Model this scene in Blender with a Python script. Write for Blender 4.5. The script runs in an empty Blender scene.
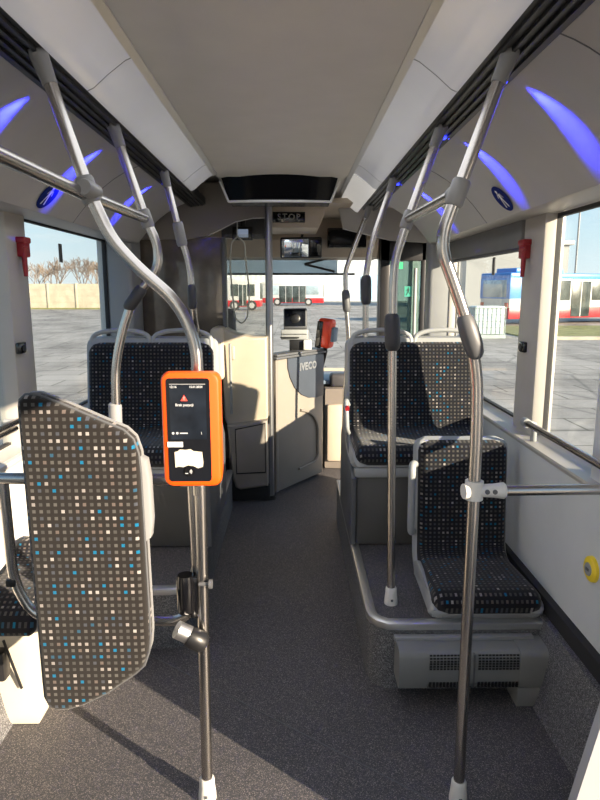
import bpy, bmesh, math, random
from mathutils import Vector, Matrix
from math import sin, cos, pi, radians, sqrt, atan2

random.seed(7)
SC = bpy.context.scene
COL = SC.collection

# ------------------------------------------------------------------ materials
def new_mat(name):
    m = bpy.data.materials.new(name); m.use_nodes = True
    nt = m.node_tree
    return m, nt, nt.nodes['Principled BSDF'], nt.nodes['Material Output']

def lk(nt, a, b): nt.links.new(a, b)

def mat(name, col, rough=0.5, metal=0.0, var=0.08, scale=6.0, bump=0.0, bscale=None, spec=0.5, emit=None, estr=0.0, coat=0.0):
    """plain surface with a little procedural tone variation"""
    m, nt, p, out = new_mat(name)
    tc = nt.nodes.new('ShaderNodeTexCoord')
    nz = nt.nodes.new('ShaderNodeTexNoise'); nz.inputs['Scale'].default_value = scale; nz.inputs['Detail'].default_value = 4
    lk(nt, tc.outputs['Object'], nz.inputs['Vector'])
    rp = nt.nodes.new('ShaderNodeValToRGB')
    rp.color_ramp.elements[0].position = 0.3; rp.color_ramp.elements[1].position = 0.7
    rp.color_ramp.elements[0].color = [c*(1-var) for c in col]+[1]
    rp.color_ramp.elements[1].color = [min(1, c*(1+var)) for c in col]+[1]
    lk(nt, nz.outputs['Fac'], rp.inputs['Fac']); lk(nt, rp.outputs['Color'], p.inputs['Base Color'])
    p.inputs['Roughness'].default_value = rough; p.inputs['Metallic'].default_value = metal
    p.inputs['Specular IOR Level'].default_value = spec
    if coat: p.inputs['Coat Weight'].default_value = coat
    if emit:
        p.inputs['Emission Color'].default_value = list(emit)+[1]; p.inputs['Emission Strength'].default_value = estr
    if bump:
        n2 = nt.nodes.new('ShaderNodeTexNoise'); n2.inputs['Scale'].default_value = bscale or 200
        lk(nt, tc.outputs['Object'], n2.inputs['Vector'])
        b = nt.nodes.new('ShaderNodeBump'); b.inputs['Strength'].default_value = bump; b.inputs['Distance'].default_value = 0.002
        lk(nt, n2.outputs['Fac'], b.inputs['Height']); lk(nt, b.outputs['Normal'], p.inputs['Normal'])
    return m

def speckle(name, base, light, dark, scale=260, rough=0.55, amount=0.3):
    """vinyl floor with light and dark chips"""
    m, nt, p, out = new_mat(name)
    tc = nt.nodes.new('ShaderNodeTexCoord')
    vo = nt.nodes.new('ShaderNodeTexVoronoi'); vo.inputs['Scale'].default_value = scale
    lk(nt, tc.outputs['Object'], vo.inputs['Vector'])
    sp = nt.nodes.new('ShaderNodeSeparateColor'); lk(nt, vo.outputs['Color'], sp.inputs['Color'])
    r1 = nt.nodes.new('ShaderNodeValToRGB'); r1.color_ramp.interpolation = 'CONSTANT'
    e = r1.color_ramp.elements
    e[0].position = 0; e[0].color = list(dark)+[1]
    e[1].position = 0.25; e[1].color = list(base)+[1]
    x = e.new(1-amount); x.color = [(a+b)/2 for a, b in zip(base, light)]+[1]
    x = e.new(1-amount*0.35); x.color = list(light)+[1]
    lk(nt, sp.outputs['Red'], r1.inputs['Fac'])
    nz = nt.nodes.new('ShaderNodeTexNoise'); nz.inputs['Scale'].default_value = 2.2; nz.inputs['Detail'].default_value = 5
    lk(nt, tc.outputs['Object'], nz.inputs['Vector'])
    mr = nt.nodes.new('ShaderNodeMapRange'); mr.inputs['To Min'].default_value = 0.78; mr.inputs['To Max'].default_value = 1.2
    lk(nt, nz.outputs['Fac'], mr.inputs['Value'])
    mx = nt.nodes.new('ShaderNodeMix'); mx.data_type = 'RGBA'; mx.blend_type = 'MULTIPLY'; mx.inputs['Factor'].default_value = 1
    lk(nt, r1.outputs['Color'], mx.inputs['A']); lk(nt, mr.outputs['Result'], mx.inputs['B'])
    lk(nt, mx.outputs['Result'], p.inputs['Base Color'])
    p.inputs['Roughness'].default_value = rough
    b = nt.nodes.new('ShaderNodeBump'); b.inputs['Strength'].default_value = 0.25; b.inputs['Distance'].default_value = 0.001
    lk(nt, vo.outputs['Distance'], b.inputs['Height']); lk(nt, b.outputs['Normal'], p.inputs['Normal'])
    return m

def fabric(name, pitch=0.020, bg=(0.014, 0.014, 0.017), tone=1.0):
    """dark moquette with a grid of small woven squares in grey, white and blue"""
    m, nt, p, out = new_mat(name)
    N = nt.nodes.new
    uv = N('ShaderNodeUVMap')
    sc = N('ShaderNodeVectorMath'); sc.operation = 'SCALE'; sc.inputs['Scale'].default_value = 1/pitch
    lk(nt, uv.outputs['UV'], sc.inputs[0])
    fl = N('ShaderNodeVectorMath'); fl.operation = 'FLOOR'; lk(nt, sc.outputs[0], fl.inputs[0])
    fr = N('ShaderNodeVectorMath'); fr.operation = 'FRACTION'; lk(nt, sc.outputs[0], fr.inputs[0])
    sx = N('ShaderNodeSeparateXYZ'); lk(nt, fr.outputs[0], sx.inputs[0])
    masks = []
    for ax in ('X', 'Y'):
        a = N('ShaderNodeMath'); a.operation = 'SUBTRACT'; a.inputs[1].default_value = 0.5; lk(nt, sx.outputs[ax], a.inputs[0])
        b = N('ShaderNodeMath'); b.operation = 'ABSOLUTE'; lk(nt, a.outputs[0], b.inputs[0])
        c = N('ShaderNodeMath'); c.operation = 'LESS_THAN'; c.inputs[1].default_value = 0.235; lk(nt, b.outputs[0], c.inputs[0])
        masks.append(c)
    mk = N('ShaderNodeMath'); mk.operation = 'MULTIPLY'; lk(nt, masks[0].outputs[0], mk.inputs[0]); lk(nt, masks[1].outputs[0], mk.inputs[1])
    wn = N('ShaderNodeTexWhiteNoise'); wn.noise_dimensions = '3D'; lk(nt, fl.outputs[0], wn.inputs['Vector'])
    rp = N('ShaderNodeValToRGB'); rp.color_ramp.interpolation = 'CONSTANT'
    e = rp.color_ramp.elements
    stops = [(0, (.13, .125, .12)), (.3, (.19, .18, .17)), (.58, (.25, .20, .18)), (.66, (.12, .13, .16)), (.76, (.55, .50, .48)), (.86, (.70, .66, .64)), (.90, (.01, .27, .52)), (.965, (.05, .16, .27))]
    e[0].position = 0; e[0].color = [c*tone for c in stops[0][1]]+[1]
    e[1].position = stops[1][0]; e[1].color = [c*tone for c in stops[1][1]]+[1]
    for pos, c in stops[2:]:
        x = e.new(pos); x.color = [q*tone for q in c]+[1]
    lk(nt, wn.outputs['Value'], rp.inputs['Fac'])
    mx = N('ShaderNodeMix'); mx.data_type = 'RGBA'; mx.inputs['A'].default_value = list(bg)+[1]
    lk(nt, mk.outputs[0], mx.inputs['Factor']); lk(nt, rp.outputs['Color'], mx.inputs['B'])
    lk(nt, mx.outputs['Result'], p.inputs['Base Color'])
    p.inputs['Roughness'].default_value = 0.95; p.inputs['Specular IOR Level'].default_value = 0.15
    p.inputs['Sheen Weight'].default_value = 0.15
    b = N('ShaderNodeBump'); b.inputs['Strength'].default_value = 0.3; b.inputs['Distance'].default_value = 0.001
    lk(nt, mk.outputs[0], b.inputs['Height']); lk(nt, b.outputs['Normal'], p.inputs['Normal'])
    return m

def steel(name, col=(.62, .61, .60), rough=0.28):
    m, nt, p, out = new_mat(name)
    tc = nt.nodes.new('ShaderNodeTexCoord')
    nz = nt.nodes.new('ShaderNodeTexNoise'); nz.inputs['Scale'].default_value = 5; nz.inputs['Detail'].default_value = 2
    lk(nt, tc.outputs['Object'], nz.inputs['Vector'])
    mr = nt.nodes.new('ShaderNodeMapRange'); mr.inputs['To Min'].default_value = max(0, rough-.03); mr.inputs['To Max'].default_value = rough+.03
    lk(nt, nz.outputs['Fac'], mr.inputs['Value']); lk(nt, mr.outputs['Result'], p.inputs['Roughness'])
    p.inputs['Base Color'].default_value = list(col)+[1]; p.inputs['Metallic'].default_value = 1
    return m

def glass(name, tint=(.93, .97, .96), refl=0.6, rough=0.0, haze=0.0):
    m, nt, p, out = new_mat(name)
    nt.nodes.remove(p)
    tr = nt.nodes.new('ShaderNodeBsdfTransparent')
    nz = nt.nodes.new('ShaderNodeTexNoise'); nz.inputs['Scale'].default_value = 3
    tc = nt.nodes.new('ShaderNodeTexCoord'); lk(nt, tc.outputs['Object'], nz.inputs['Vector'])
    rp = nt.nodes.new('ShaderNodeValToRGB')
    rp.color_ramp.elements[0].color = [c*.98 for c in tint]+[1]; rp.color_ramp.elements[1].color = list(tint)+[1]
    lk(nt, nz.outputs['Fac'], rp.inputs['Fac']); lk(nt, rp.outputs['Color'], tr.inputs['Color'])
    gl = nt.nodes.new('ShaderNodeBsdfGlossy'); gl.inputs['Roughness'].default_value = rough
    ge = nt.nodes.new('ShaderNodeNewGeometry')
    dt = nt.nodes.new('ShaderNodeVectorMath'); dt.operation = 'DOT_PRODUCT'
    lk(nt, ge.outputs['Incoming'], dt.inputs[0]); lk(nt, ge.outputs['Normal'], dt.inputs[1])
    last = dt.outputs['Value']
    for op, v in (('ABSOLUTE', None), ('SUBTRACT', 1), ('POWER', 5), ('MULTIPLY', .96*refl), ('ADD', .04*refl)):
        q = nt.nodes.new('ShaderNodeMath'); q.operation = op
        if op == 'SUBTRACT': q.inputs[0].default_value = v; lk(nt, last, q.inputs[1])
        else:
            lk(nt, last, q.inputs[0])
            if v is not None: q.inputs[1].default_value = v
        last = q.outputs[0]
    mu = q
    mx = nt.nodes.new('ShaderNodeMixShader')
    lk(nt, mu.outputs[0], mx.inputs['Fac']); lk(nt, tr.outputs[0], mx.inputs[1]); lk(nt, gl.outputs[0], mx.inputs[2])
    last = mx
    if haze:
        df = nt.nodes.new('ShaderNodeBsdfDiffuse'); df.inputs['Color'].default_value = (.8, .8, .8, 1)
        m2 = nt.nodes.new('ShaderNodeMixShader'); m2.inputs['Fac'].default_value = haze
        lk(nt, mx.outputs[0], m2.inputs[1]); lk(nt, df.outputs[0], m2.inputs[2]); last = m2
    lk(nt, last.outputs[0], out.inputs['Surface'])
    return m

def ground_mat(name):
    """weathered concrete slabs with dark joints and damp patches"""
    m, nt, p, out = new_mat(name)
    N = nt.nodes.new
    tc = N('ShaderNodeTexCoord')
    mp = N('ShaderNodeMapping'); mp.inputs['Scale'].default_value = (1, .6, 1); lk(nt, tc.outputs['Object'], mp.inputs['Vector'])
    nz = N('ShaderNodeTexNoise'); nz.inputs['Scale'].default_value = .55; nz.inputs['Detail'].default_value = 8; nz.inputs['Roughness'].default_value = .65
    lk(nt, mp.outputs['Vector'], nz.inputs['Vector'])
    rp = N('ShaderNodeValToRGB'); e = rp.color_ramp.elements
    e[0].position = .34; e[0].color = (.20, .18, .155, 1); e[1].position = .62; e[1].color = (.42, .385, .34, 1)
    lk(nt, nz.outputs['Fac'], rp.inputs['Fac'])
    br = N('ShaderNodeTexBrick'); br.inputs['Scale'].default_value = .3; br.inputs['Mortar Size'].default_value = .006
    br.inputs['Color1'].default_value = (1, 1, 1, 1); br.inputs['Color2'].default_value = (.86, .86, .86, 1); br.inputs['Mortar'].default_value = (.35, .35, .3, 1)
    lk(nt, tc.outputs['Object'], br.inputs['Vector'])
    vo = N('ShaderNodeTexVoronoi'); vo.feature = 'DISTANCE_TO_EDGE'; vo.inputs['Scale'].default_value = .5
    lk(nt, nz.outputs['Color'], vo.inputs['Vector']); lk(nt, mp.outputs['Vector'], vo.inputs['Vector'])
    cr = N('ShaderNodeMapRange'); cr.inputs['From Max'].default_value = .03; cr.inputs['To Min'].default_value = .6; cr.inputs['To Max'].default_value = 1
    lk(nt, vo.outputs['Distance'], cr.inputs['Value'])
    m1 = N('ShaderNodeMix'); m1.data_type = 'RGBA'; m1.blend_type = 'MULTIPLY'; m1.inputs['Factor'].default_value = 1
    lk(nt, rp.outputs['Color'], m1.inputs['A']); lk(nt, br.outputs['Color'], m1.inputs['B'])
    m2 = N('ShaderNodeMix'); m2.data_type = 'RGBA'; m2.blend_type = 'MULTIPLY'; m2.inputs['Factor'].default_value = 1
    lk(nt, m1.outputs['Result'], m2.inputs['A']); lk(nt, cr.outputs['Result'], m2.inputs['B'])
    lk(nt, m2.outputs['Result'], p.inputs['Base Color']); p.inputs['Roughness'].default_value = .8
    return m

def stripes_mat(name, ca, cb, freq, axis='X', rough=.5):
    """corrugated sheet"""
    m, nt, p, out = new_mat(name)
    N = nt.nodes.new
    tc = N('ShaderNodeTexCoord')
    wv = N('ShaderNodeTexWave'); wv.wave_type = 'BANDS'; wv.bands_direction = axis; wv.inputs['Scale'].default_value = freq
    lk(nt, tc.outputs['Object'], wv.inputs['Vector'])
    rp = N('ShaderNodeValToRGB'); rp.color_ramp.elements[0].color = list(ca)+[1]; rp.color_ramp.elements[1].color = list(cb)+[1]
    lk(nt, wv.outputs['Fac'], rp.inputs['Fac']); lk(nt, rp.outputs['Color'], p.inputs['Base Color']); p.inputs['Roughness'].default_value = rough
    return m

M = {}
M['ceil'] = mat('ceiling_laminate', (.68, .65, .60), .5, var=.03)
M['cove'] = mat('cove_plastic', (.40, .39, .38), .38, var=.03)
M['diffuser'] = mat('light_diffuser', (.62, .62, .64), .16, var=.02, emit=(.95, .95, 1), estr=.12)  # weak emission added as interior fill; the panels themselves are off
M['sheen_glow'] = mat('diffuser_end_sheen', (.85, .83, .8), .2, var=.02, emit=(1, .97, .92), estr=.32)  # reflected light near the panel end, put in as emission
M['black'] = mat('black_plastic', (.010, .010, .011), .4, var=.1)
M['rubber'] = mat('black_rubber', (.016, .016, .017), .7, var=.1)
M['display_black'] = mat('display_black', (.004, .004, .005), .22, var=.05, spec=.15)
M['gloss_black'] = mat('gloss_black', (.004, .004, .005), .08, var=.05, coat=.4)
M['cream'] = mat('cream_wall', (.66, .64, .59), .5, var=.03)
M['cream_base'] = mat('cream_seat_base', (.50, .455, .37), .5, var=.03)
M['white_wall'] = mat('white_wall_panel', (.60, .615, .62), .45, var=.03)
M['pillar'] = mat('pillar_plastic', (.43, .405, .37), .45, var=.04)
M['grey_pl'] = mat('grey_plastic', (.24, .245, .25), .42, var=.05)
M['lgrey_pl'] = mat('light_grey_plastic', (.29, .30, .305), .4, var=.05)
M['dgrey_pl'] = mat('dark_grey_plastic', (.085, .088, .095), .45, var=.08)
M['grip'] = mat('dark_rubber_grip', (.035, .035, .04), .5, var=.1)
M['heater_grey'] = mat('heater_grey', (.175, .18, .178), .45, var=.05)
M['mount'] = mat('mount_grey_plastic', (.22, .22, .22), .4, var=.05)
M['white_pl'] = mat('white_clamp_plastic', (.60, .59, .57), .4, var=.04)
M['floor'] = speckle('floor_vinyl', (.056, .056, .061), (.24, .21, .205), (.032, .032, .036), 420, .6, .22)
M['skirt'] = speckle('skirting_vinyl', (.085, .086, .094), (.30, .30, .30), (.040, .040, .044), 400, .6, .26)
M['pedestal'] = mat('pedestal_laminate', (.070, .069, .066), .5, var=.08)
M['alu'] = steel('aluminium_edge', (.66, .66, .66), .38)
M['steel'] = steel('brushed_steel', (.47, .445, .42), .26)
M['steel_d'] = steel('grey_coated_steel', (.30, .30, .31), .36)
M['fabric'] = fabric('moquette', .020, bg=(.009, .009, .012), tone=.35)  # same cloth as the near one; shade on the seats put into dimmer squares
M['fabric_near'] = fabric('moquette_near', .0193, bg=(.014, .012, .011), tone=.40)
M['orange'] = mat('orange_plastic', (.74, .082, .002), .42, var=.03)
M['red'] = mat('red_plastic', (.30, .012, .018), .4, var=.05)
M['redgloss'] = mat('red_orange_plastic', (.82, .07, .03), .25, var=.03)
M['yellow'] = mat('yellow_plastic', (.85, .62, .03), .4, var=.04)
M['blue_sticker'] = mat('blue_sticker', (.008, .020, .16), .8, var=.05, spec=.1)
M['white_sticker'] = mat('white_sticker', (.78, .78, .78), .5, var=.03)
M['beige'] = mat('cab_beige_plastic', (.47, .40, .315), .45, var=.04)
M['beige_l'] = mat('cab_light_beige', (.42, .36, .28), .45, var=.04)
M['taupe'] = mat('taupe_plastic', (.21, .185, .16), .45, var=.05)
M['door_beige'] = mat('door_greige', (.235, .205, .175), .42, var=.04)
M['badge'] = mat('dark_blue_grey_panel', (.055, .065, .085), .3, var=.06)
M['screen'] = mat('dark_screen', (.006, .007, .010), .18, var=.2, spec=.2)
M['screen_blue'] = mat('lit_monitor', (.1, .12, .16), .2, emit=(.45, .55, .75), estr=.35)
M['paper'] = mat('torn_cream_paper', (.56, .52, .43), .8, var=.04)
M['txt'] = mat('screen_white_text', (.4, .4, .4), .6, emit=(1, 1, 1), estr=.28)
M['txt_red'] = mat('screen_red_sign', (.7, .05, .03), .5, emit=(1, .12, .08), estr=.5)
M['letter'] = mat('chrome_lettering', (.55, .56, .58), .3, metal=.8)
M['stop_txt'] = mat('unlit_letters', (.25, .24, .22), .4)
M['blind'] = mat('grey_roller_blind', (.16, .165, .165), .7, var=.05)
M['mirror'] = steel('mirror_glass', (.80, .88, .95), .02)  # pale blue tint stands in for reflected sky
M['green'] = mat('green_sign', (.02, .35, .13), .5, emit=(.1, .9, .35), estr=.35)
M['teal'] = mat('teal_sign', (.03, .25, .18), .5, emit=(.1, .6, .4), estr=.15)
M['glass'] = glass('window_glass', (.95, .975, .97), .55)
M['glass_green'] = glass('tinted_door_glass', (.42, .52, .49), .9)
M['plexi'] = glass('clear_plexiglass', (.93, .93, .9), .12, .02, .04)
M['visor'] = glass('sun_blind_film', (.42, .50, .57), .3, .1, .22)
M['smoked'] = mat('smoked_partition', (.10, .08, .062), .12, var=.25, scale=9, coat=.5)
M['dash'] = mat('dashboard_plastic', (.05, .05, .055), .5, var=.1)
M['dash_blue'] = mat('dash_top_sky_tint', (.16, .22, .30), .4, var=.1)  # blue of the reflected sky put into the dash top colour
M['led'] = mat('blue_led_lens', (.02, .02, .6), .3, emit=(.02, .03, 1), estr=6)
M['ground'] = ground_mat('concrete_yard')
M['concrete'] = mat('concrete_fence', (.40, .36, .28), .85, var=.18, scale=1.2)
M['bus_white'] = mat('bus_white_paint', (.50, .50, .49), .35, var=.03, coat=.3)
M['bus_red'] = mat('bus_red_paint', (.42, .012, .016), .35, var=.05, coat=.3)
M['bus_blue'] = mat('bus_blue_paint', (.05, .22, .60), .35, var=.06, coat=.3)
M['bus_lblue'] = mat('bus_light_blue_paint', (.30, .50, .66), .35, var=.06)
M['bus_glass'] = mat('dark_bus_glass', (.040, .05, .048), .3, var=.7, scale=1.6, spec=.3)
M['bus_glass_l'] = mat('pale_bus_glass', (.30, .38, .42), .2, var=.35, scale=.8)
M['tyre'] = mat('tyre_rubber', (.025, .025, .025), .8)
M['hub'] = mat('wheel_hub_grey', (.32, .32, .32), .5)
M['hall'] = stripes_mat('white_corrugated_hall', (.40, .44, .47), (.52, .56, .59), .35)
M['hall_grey'] = stripes_mat('grey_corrugated_hall', (.26, .27, .27), (.36, .36, .36), .6, 'Y')
M['hall_blue'] = stripes_mat('light_blue_corrugated', (.30, .47, .62), (.42, .58, .72), .6, 'Y')
M['bark'] = mat('bare_branches', (.17, .13, .10), .9, var=.2)
M['bark_l'] = mat('pale_bare_branches', (.26, .19, .13), .9, var=.2)
M['grass'] = mat('dry_grass', (.20, .20, .06), .9, var=.35, scale=2, bump=.5, bscale=20)
M['ibc'] = mat('white_tank_plastic', (.70, .78, .74), .5, var=.08)
M['galv'] = mat('galvanised_cage', (.33, .40, .38), .5)
M['door_white'] = mat('white_door_edge', (.33, .33, .345), .45, var=.03)

# ------------------------------------------------------------------ mesh building
class MB:
    def __init__(s): s.v = []; s.f = []; s.uv = {}
    def add(s, vs, fs, uv=None):
        n = len(s.v); s.v += [tuple(v) for v in vs]; s.f += [tuple(i+n for i in f) for f in fs]
        if uv:
            for i, u in enumerate(uv): s.uv[n+i] = u
        return s
    def from_bm(s, bm, mtx=None):
        if mtx: bm.transform(mtx)
        bm.verts.index_update()
        s.add([v.co[:] for v in bm.verts], [[v.index for v in f.verts] for f in bm.faces]); bm.free(); return s
    def box(s, x0, x1, y0, y1, z0, z1, bev=0.0, seg=2, mtx=None):
        bm = bmesh.new(); bmesh.ops.create_cube(bm, size=1)
        bmesh.ops.transform(bm, matrix=Matrix.Translation(((x0+x1)/2, (y0+y1)/2, (z0+z1)/2)) @ Matrix.Diagonal((abs(x1-x0), abs(y1-y0), abs(z1-z0), 1)), verts=bm.verts)
        if bev: bmesh.ops.bevel(bm, geom=bm.edges[:], offset=bev, segments=seg, profile=.5, affect='EDGES')
        return s.from_bm(bm, mtx)
    def tube(s, pts, r, n=14, closed_ends=True, radii=None):
        P = [Vector(p) for p in pts]
        vs = []; fs = []
        t0 = (P[1]-P[0]).normalized()
        ref = Vector((0, 1, 0)) if abs(t0.y) < .9 else Vector((1, 0, 0))
        nrm = t0.cross(ref).normalized()
        for i, p in enumerate(P):
            if i == 0: t = P[1]-P[0]
            elif i == len(P)-1: t = P[-1]-P[-2]
            else: t = (P[i+1]-P[i]).normalized()+(P[i]-P[i-1]).normalized()
            t.normalize()
            nrm = (nrm - t*nrm.dot(t)).normalized(); b = t.cross(nrm)
            rr = radii[i] if radii else r
            for k in range(n):
                a = 2*pi*k/n; vs.append(p+(nrm*cos(a)+b*sin(a))*rr)
        for i in range(len(P)-1):
            for k in range(n):
                fs.append((i*n+k, i*n+(k+1) % n, (i+1)*n+(k+1) % n, (i+1)*n+k))
        if closed_ends:
            fs.append(tuple(range(n-1, -1, -1))); fs.append(tuple((len(P)-1)*n+k for k in range(n)))
        return s.add(vs, fs)
    def cyl(s, a, b, r, n=20, r2=None): return s.tube([a, b], r, n, radii=[r, r if r2 is None else r2])
    def prism(s, poly, axis, a0, a1, bev=0.0, seg=2):
        """extrude polygon along axis; polygon coordinates are the other two axes in xyz order"""
        bm = bmesh.new()
        def mk(u, v, a):
            return {'x': (a, u, v), 'y': (u, a, v), 'z': (u, v, a)}[axis]
        lo = [bm.verts.new(mk(u, v, a0)) for u, v in poly]; hi = [bm.verts.new(mk(u, v, a1)) for u, v in poly]
        bm.faces.new(lo[::-1]); bm.faces.new(hi)
        k = len(poly)
        for i in range(k): bm.faces.new((lo[i], lo[(i+1) % k], hi[(i+1) % k], hi[i]))
        bmesh.ops.recalc_face_normals(bm, faces=bm.faces)
        if bev:
            eds = [e for e in bm.edges if abs((e.verts[0].co-e.verts[1].co)['xyz'.index(axis)]) < 1e-6]
            bmesh.ops.bevel(bm, geom=eds, offset=bev, segments=seg, profile=.5, affect='EDGES')
        return s.from_bm(bm)
    def quad(s, a, b, c, d): return s.add([a, b, c, d], [(0, 1, 2, 3)])

def build(name, mb, m, parent=None, smooth=40):
    off = Vector((0, 0, 0)); q = parent
    while q is not None: off += q.location; q = q.parent
    if parent is None:
        xs = [v[0] for v in mb.v]; ys = [v[1] for v in mb.v]; zs = [v[2] for v in mb.v]
        off = Vector(((min(xs)+max(xs))/2, (min(ys)+max(ys))/2, min(zs)))
    me = bpy.data.meshes.new(name)
    me.from_pydata([(v[0]-off.x, v[1]-off.y, v[2]-off.z) for v in mb.v], [], mb.f)
    me.materials.append(m if not isinstance(m, str) else M[m])
    if mb.uv:
        ul = me.uv_layers.new(name='UVMap')
        for l in me.loops: ul.data[l.index].uv = mb.uv.get(l.vertex_index, (0, 0))
    bm = bmesh.new(); bm.from_mesh(me)
    bmesh.ops.recalc_face_normals(bm, faces=bm.faces); bm.to_mesh(me); bm.free()
    if smooth:
        me.shade_smooth(); me.set_sharp_from_angle(angle=radians(smooth))
    o = bpy.data.objects.new(name, me); COL.objects.link(o)
    if parent is None: o.location = off
    else: o.parent = parent
    return o

def thing(name, label, cat, loc, group=None):
    o = bpy.data.objects.new(name, None); o.empty_display_size = .05; COL.objects.link(o)
    o.location = loc; o['label'] = label; o['category'] = cat
    if group: o['group'] = group
    return o
def tag(o, label, cat, group=None, kind=None):
    o['label'] = label; o['category'] = cat
    if group: o['group'] = group
    if kind: o['kind'] = kind
    return o
def struct(name, mb, m, parent=None, smooth=40):
    o = build(name, mb, m, parent, smooth)
    if parent is None: o['kind'] = 'structure'
    return o

def text_mb(txt, size, mtx, depth=.002, bold=0.0, shear=0, spacing=1.0):
    cu = bpy.data.curves.new('tmp_text', 'FONT'); cu.body = txt; cu.size = size; cu.extrude = depth/2
    cu.align_x = 'CENTER'; cu.align_y = 'CENTER'; cu.offset = bold; cu.shear = shear; cu.space_character = spacing; cu.resolution_u = 3
    o = bpy.data.objects.new('tmp_text', cu); COL.objects.link(o)
    dg = bpy.context.evaluated_depsgraph_get()
    me = bpy.data.meshes.new_from_object(o.evaluated_get(dg))
    mb = MB(); mb.add([(mtx @ v.co)[:] for v in me.vertices], [tuple(p.vertices) for p in me.polygons])
    bpy.data.objects.remove(o); bpy.data.curves.remove(cu); bpy.data.meshes.remove(me)
    return mb

def smooth_path(pts, r=.06, n=6):
    """round the corners of a polyline"""
    P = [Vector(p) for p in pts]; out = [P[0]]
    for i in range(1, len(P)-1):
        a = (P[i-1]-P[i]); b = (P[i+1]-P[i]); rr = min(r, a.length*.45, b.length*.45)
        p0 = P[i]+a.normalized()*rr; p1 = P[i]+b.normalized()*rr
        for k in range(n+1):
            t = k/n; out.append(p0*(1-t)**2+P[i]*2*t*(1-t)+p1*t*t)
    out.append(P[-1]); return out

def resample(pts, N, f):
    P = [Vector(p) for p in pts]; L = [0]
    for a, b in zip(P, P[1:]): L.append(L[-1]+(b-a).length)
    out = []
    for i in range(N+1):
        s = f(i/N)*L[-1]; j = 0
        while j < len(P)-2 and L[j+1] < s: j += 1
        t = (s-L[j])/max(1e-9, L[j+1]-L[j]); out.append((P[j].lerp(P[j+1], min(1, t)), s))
    return out, L[-1]

def sheet(mb, prof, xc, W, rt, rb, th, off=0.0, edge=.03, N=44, Mc=26, ext=0.0, waist=None):
    """a padded shell: prof is a (y,z) path from the top of the back to the front of the cushion, facing -Y / up"""
    P = smooth_path([(0, y, z) for y, z in prof], .10, 8)
    f = lambda t: .5-.5*cos(pi*t)*(1) if False else (t + .10*sin(2*pi*t)*-1/ (2*pi)*3)
    R, L = resample(P, N, f)
    half = W/2+ext
    rows = []
    for i, (p, s) in enumerate(R):
        a = R[max(0, i-1)][0]; b = R[min(N, i+1)][0]; t = (b-a).normalized()
        nrm = Vector((0, t.z, -t.y))           # towards -Y for a downward path, up for a path running to -Y
        if nrm.y > 0 and abs(nrm.y) > abs(nrm.z): nrm = -nrm
        if nrm.z < 0 and abs(nrm.z) > abs(nrm.y): nrm = -nrm
        w = half
        if s < rt: w = half-rt+sqrt(max(0, rt*rt-(rt-s)**2))
        if L-s < rb: w = min(w, half-rb+sqrt(max(0, rb*rb-(rb-(L-s))**2)))
        if waist: w *= waist(s/L)
        w = max(w, .004)
        rows.append((p, s, nrm, w))
    vs = []; uv = []; K = Mc+1
    for lay in (0, 1):
        for (p, s, nrm, w) in rows:
            for j in range(K):
                u = sin((j/Mc*2-1)*pi/2); u = .6*u+.4*(j/Mc*2-1)
                x = u*w
                d = min((1-abs(u))*w, s, L-s)
                k = sqrt(max(0, 1-(1-min(d/edge, 1))**2))
                h = off+(th*k if lay == 0 else 0)
                q = p+nrm*h
                vs.append((xc+x, q.y, q.z)); uv.append((x+5.003, s+3.004))
    fs = []; B = K*len(rows)
    for i in range(len(rows)-1):
        for j in range(Mc):
            a = i*K+j; fs.append((a, a+1, a+K+1, a+K)); fs.append((B+a, B+a+K, B+a+K+1, B+a+1))
    n = len(rows)-1
    for j in range(Mc):
        fs.append((j, B+j, B+j+1, j+1)); fs.append((n*K+j, n*K+j+1, B+n*K+j+1, B+n*K+j))
    for i in range(n):
        fs.append((i*K, (i+1)*K, B+(i+1)*K, B+i*K)); a = i*K+Mc; fs.append((a, B+a, B+a+K, a+K))
    mb.add(vs, fs, uv); return mb

# ------------------------------------------------------------------ camera
cam_d = bpy.data.cameras.new('camera'); cam = bpy.data.objects.new('camera', cam_d); COL.objects.link(cam)
cam.location = (0, 0, 1.6)
PITCH = math.atan(110/610); YAW = math.atan(7/620)
cam.rotation_euler = (pi/2-PITCH, 0, -YAW)
cam_d.sensor_fit = 'VERTICAL'; cam_d.sensor_height = 24; cam_d.lens = 24*610/800
cam_d.clip_start = .02; cam_d.clip_end = 600
SC.camera = cam

# ------------------------------------------------------------------ room shell
XR, XL = 1.15, -1.27          # side walls
def mx(x): return -.12-x      # mirror across the bus centre line
Z0 = -2.5                     # rear end of the modelled part
SILL, HEAD = .935, 1.93
XW = 1.05                      # inner face of the lower wall

# floor with a thin dark strip across it
b = MB(); b.box(XL-.05, XR+.05, Z0, 6.25, -.08, 0)
struct('floor', b, 'floor', smooth=0)
b = MB(); b.prism([(-.64, 2.478), (.435, 1.680), (.438, 1.684), (-.637, 2.482)], 'z', .0, .0015)
struct('trim_1', b, 'dgrey_pl', smooth=0)
# ceiling
b = MB(); b.box(-.48, .36, Z0, 4.02, 2.30, 2.36); b.box(-.48, .36, 4.02, 6.25, 2.31, 2.36)
struct('ceiling', b, 'ceil', smooth=0)
b = MB(); b.box(-1.4, 1.28, Z0, 6.25, 2.40, 2.46)
struct('ceiling_roof', b, 'ceil', smooth=0)

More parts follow.
